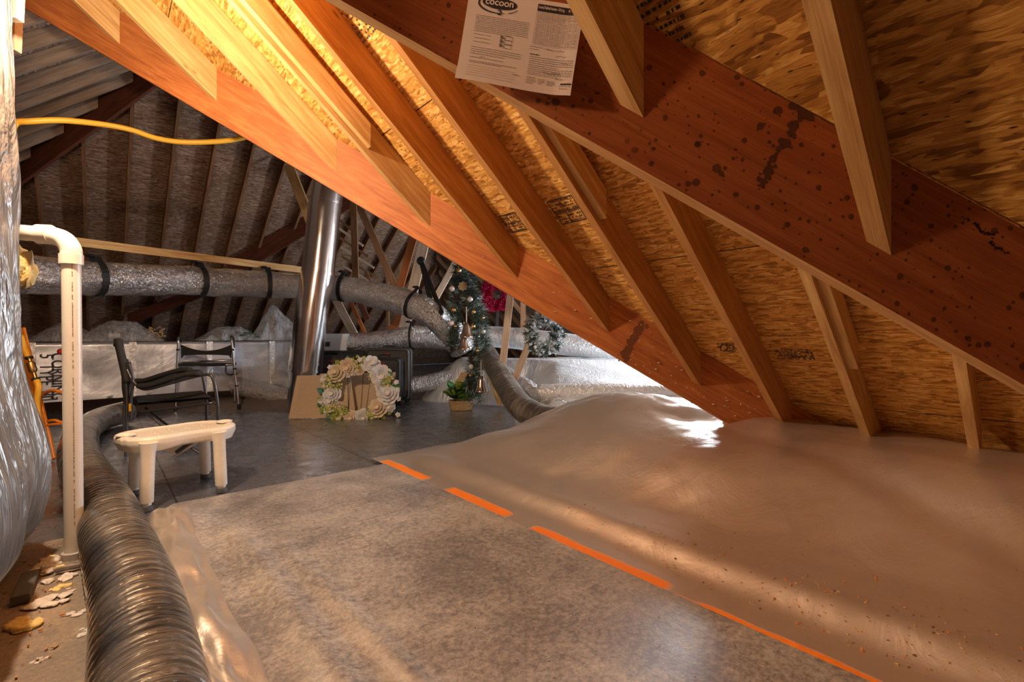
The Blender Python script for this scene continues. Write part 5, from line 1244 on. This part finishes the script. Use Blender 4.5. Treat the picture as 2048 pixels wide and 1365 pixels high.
# ================================================================== PAPER NOTICE
def notice():
    Y = 1.075
    BL, BR, TL = P(911, 162, Y), P(1139, 198, Y), P(930.5, -24, Y)
    xd = (BR-BL); W = xd.length; xd.normalize(); yd = (TL-BL); yd = (yd-xd*yd.dot(xd)*1.0).normalized(); H = (TL-BL).length
    t = thing('paper_notice', 'printed paper insulation certificate pinned to the spotted beam', 'notice', BL)
    Nn = Vector((0, -1, 0))
    def curl(a, b): return 0.004*math.sin(a*5+1)*(1-b)+0.010*(1-ss(b, 0, .25))+0.006*ss(a, .85, 1)
    mb = MB(); mb.grid(lambda a, b: BL+xd*W*a+yd*H*b+Nn*curl(a, b), 24, 20); mb.grid(lambda a, b: BL+xd*W*a+yd*H*b+Nn*(curl(a, b)-.0004), 24, 20)
    link_mesh('paper_sheet', mb, 'paper', t, True)
    # paper frame coordinates: s to the right, v up, fractions; from the close view crop
    def loc(s, v): return BL+xd*W*s+yd*H*v+Nn*(curl(s, v)+.0012)
    def strip(mb, s0, v0, s1, v1, th): 
        n = max(1, int(abs(s1-s0)*20)); 
        for k in range(n):
            a, b = s0+(s1-s0)*k/n, s0+(s1-s0)*(k+1)/n; va, vb = v0+(v1-v0)*k/n, v0+(v1-v0)*(k+1)/n
            mb.quad([loc(a, va-th/2), loc(b, vb-th/2), loc(b, vb+th/2), loc(a, va+th/2)], [(0, 0)]*4)
    def vstrip(mb, s, v0, v1, th):
        n = 8
        for k in range(n):
            a, b = v0+(v1-v0)*k/n, v0+(v1-v0)*(k+1)/n; mb.quad([loc(s-th/2, a), loc(s+th/2, a), loc(s+th/2, b), loc(s-th/2, b)], [(0, 0)]*4)
    rr = random.Random(5)
    def lines(s0, s1, v0, v1, n, dens=.85, th=.006, mat='ink_grey', name='small_print'):
        mb = MB()
        for i in range(n):
            v = v0+(v1-v0)*i/max(1, n-1); s = s0; end = s1 if i < n-1 else s0+(s1-s0)*.7
            while s < end:
                l = rr.uniform(.008, .028)
                strip(mb, s, v, min(s+l, end), v, th); s += l+.005
        return link_mesh(name, mb, mat, t)
    # logo: dark oval, swoosh, word and numeral
    mb = MB()
    def oval(cs, cv, rs, rv, seg=40, mat_i=0, off=0):
        pts = [loc(cs+rs*math.cos(2*PI*k/seg), cv+rv*math.sin(2*PI*k/seg))+Nn*off for k in range(seg)]; mb.quad(pts, [(0, 0)]*seg, mat_i)
    oval(.275, .885, .150, .062)
    lg = link_mesh('logo_oval', mb, 'ink', t)
    mb = MB()
    for k in range(30):
        a0 = math.radians(140+k*(150/30)); a1 = math.radians(140+(k+1)*(150/30)); w0 = .012*math.sin(PI*k/30)+.003; w1 = .012*math.sin(PI*(k+1)/30)+.003
        f = lambda a, w: loc(.27+(.170+w)*math.cos(a), .875+(.090+w*1.2)*math.sin(a))
        mb.quad([f(a0, 0), f(a1, 0), f(a1, w1), f(a0, w0)], [(0, 0)]*4)
    for k in range(10):
        a0 = math.radians(300+k*4); a1 = math.radians(304+k*4); f = lambda a, w: loc(.27+(.170+w)*math.cos(a), .875+(.090+w)*math.sin(a)); mb.quad([f(a0, 0), f(a1, 0), f(a1, .006), f(a0, .006)], [(0, 0)]*4)
    link_mesh('logo_swoosh', mb, 'ink', lg)
    text_mesh('logo_word', 'cocoon', 'paper', lg, loc(.275, .862)+Nn*.0008, xd, yd, .0215, True, 'CENTER', 1.0)
    text_mesh('logo_numeral', '2', 'ink', lg, loc(.285, .765), xd, yd, .016, True, 'CENTER', 1.2)
    lines(.09, .55, .73, .56, 10)
    lines(.10, .30, .525, .525, 1); lines(.10, .30, .485, .485, 1); lines(.10, .30, .445, .445, 1)
    for k, v in enumerate((.515, .472, .427)):
        text_mesh('rating_letter', 'R-', 'ink', t, loc(.325, v), xd, yd, .011, True)
        mb = MB(); s0, s1, v0, v1 = .365, .43, v-.005, v+.036
        strip(mb, s0, v0, s1, v0, .003); strip(mb, s0, v1, s1, v1, .003); vstrip(mb, s0, v0, v1, .0025); vstrip(mb, s1, v0, v1, .0025); link_mesh('rating_box', mb, 'ink', t)
    lines(.09, .52, .385, .315, 4); lines(.09, .50, .275, .275, 1); lines(.09, .50, .235, .22, 2)
    for k in range(5):
        mb = MB(); strip(mb, .08, .18-k*.03, .50, .18-k*.03, .002); link_mesh('ruled_line', mb, 'ink_grey', t)
    # right column: dark header bar, table, certification
    mb = MB(); strip(mb, .605, .915, .985, .915, .075); hb = link_mesh('header_bar', mb, 'ink', t)
    text_mesh('header_text', 'Cocoon2 Stabilized Insulation - 30 lb. bag', 'paper', hb, loc(.612, .905)+Nn*.0008, xd, yd, .0088, True, sx=.40*1.0)
    text_mesh('header_text', 'Product #', 'paper', hb, loc(.875, .905)+Nn*.0008, xd, yd, .0088, True, sx=.55)
    mb = MB()
    for k in range(24): v = .875-k*.0155; strip(mb, .605, v, .985, v, .0018)
    for k in range(9): vstrip(mb, .605+k*.0475, .518, .875, .0018)
    link_mesh('table_grid', mb, 'ink_grey', t)
    lines(.62, .97, .86, .80, 5, th=.004); 
    mb = MB(); 
    for k in range(8):
        for i in range(17):
            if rr.random() < .85: s = .612+k*.0475; v = .783-i*.0155; strip(mb, s+.006, v, s+rr.uniform(.02, .034), v, .005)
    link_mesh('table_figures', mb, 'ink_grey', t)
    lines(.59, .70, .495, .47, 2); lines(.60, .72, .415, .415, 1, th=.009, mat='ink'); lines(.60, .98, .39, .30, 5); lines(.60, .98, .28, .20, 5)
    def scrawl(s0, v0, n, l, h, name='handwriting'):
        mb = MB(); pts = [loc(s0+l*k/(n-1), v0+h*(rr.uniform(-1, 1)))+Nn*.0005 for k in range(n)]; mb.tube(pts, .0003, 4); link_mesh(name, mb, 'ink', t)
    scrawl(.72, .487, 22, .17, .012); scrawl(.82, .43, 14, .09, .012); scrawl(.88, .35, 10, .06, .01); scrawl(.73, .24, 26, .16, .014); scrawl(.84, .185, 14, .08, .014); scrawl(.48, .155, 10, .05, .01); scrawl(.17, .29, 4, .05, .012)
    lines(.60, .68, .165, .09, 5); lines(.70, .76, .155, .10, 4); lines(.78, .85, .145, .10, 4)
    mb = MB(); strip(mb, .90, .125, .99, .13, .018); link_mesh('footer_mark', mb, 'ink', t); lines(.89, .99, .10, .07, 2)
    for s, v in ((.03, .97), (.97, .95)):
        mb = MB(); mb.ball(loc(s, v), .004, 10, 6); link_mesh('pin', mb, 'dark_steel', t, True)
notice()
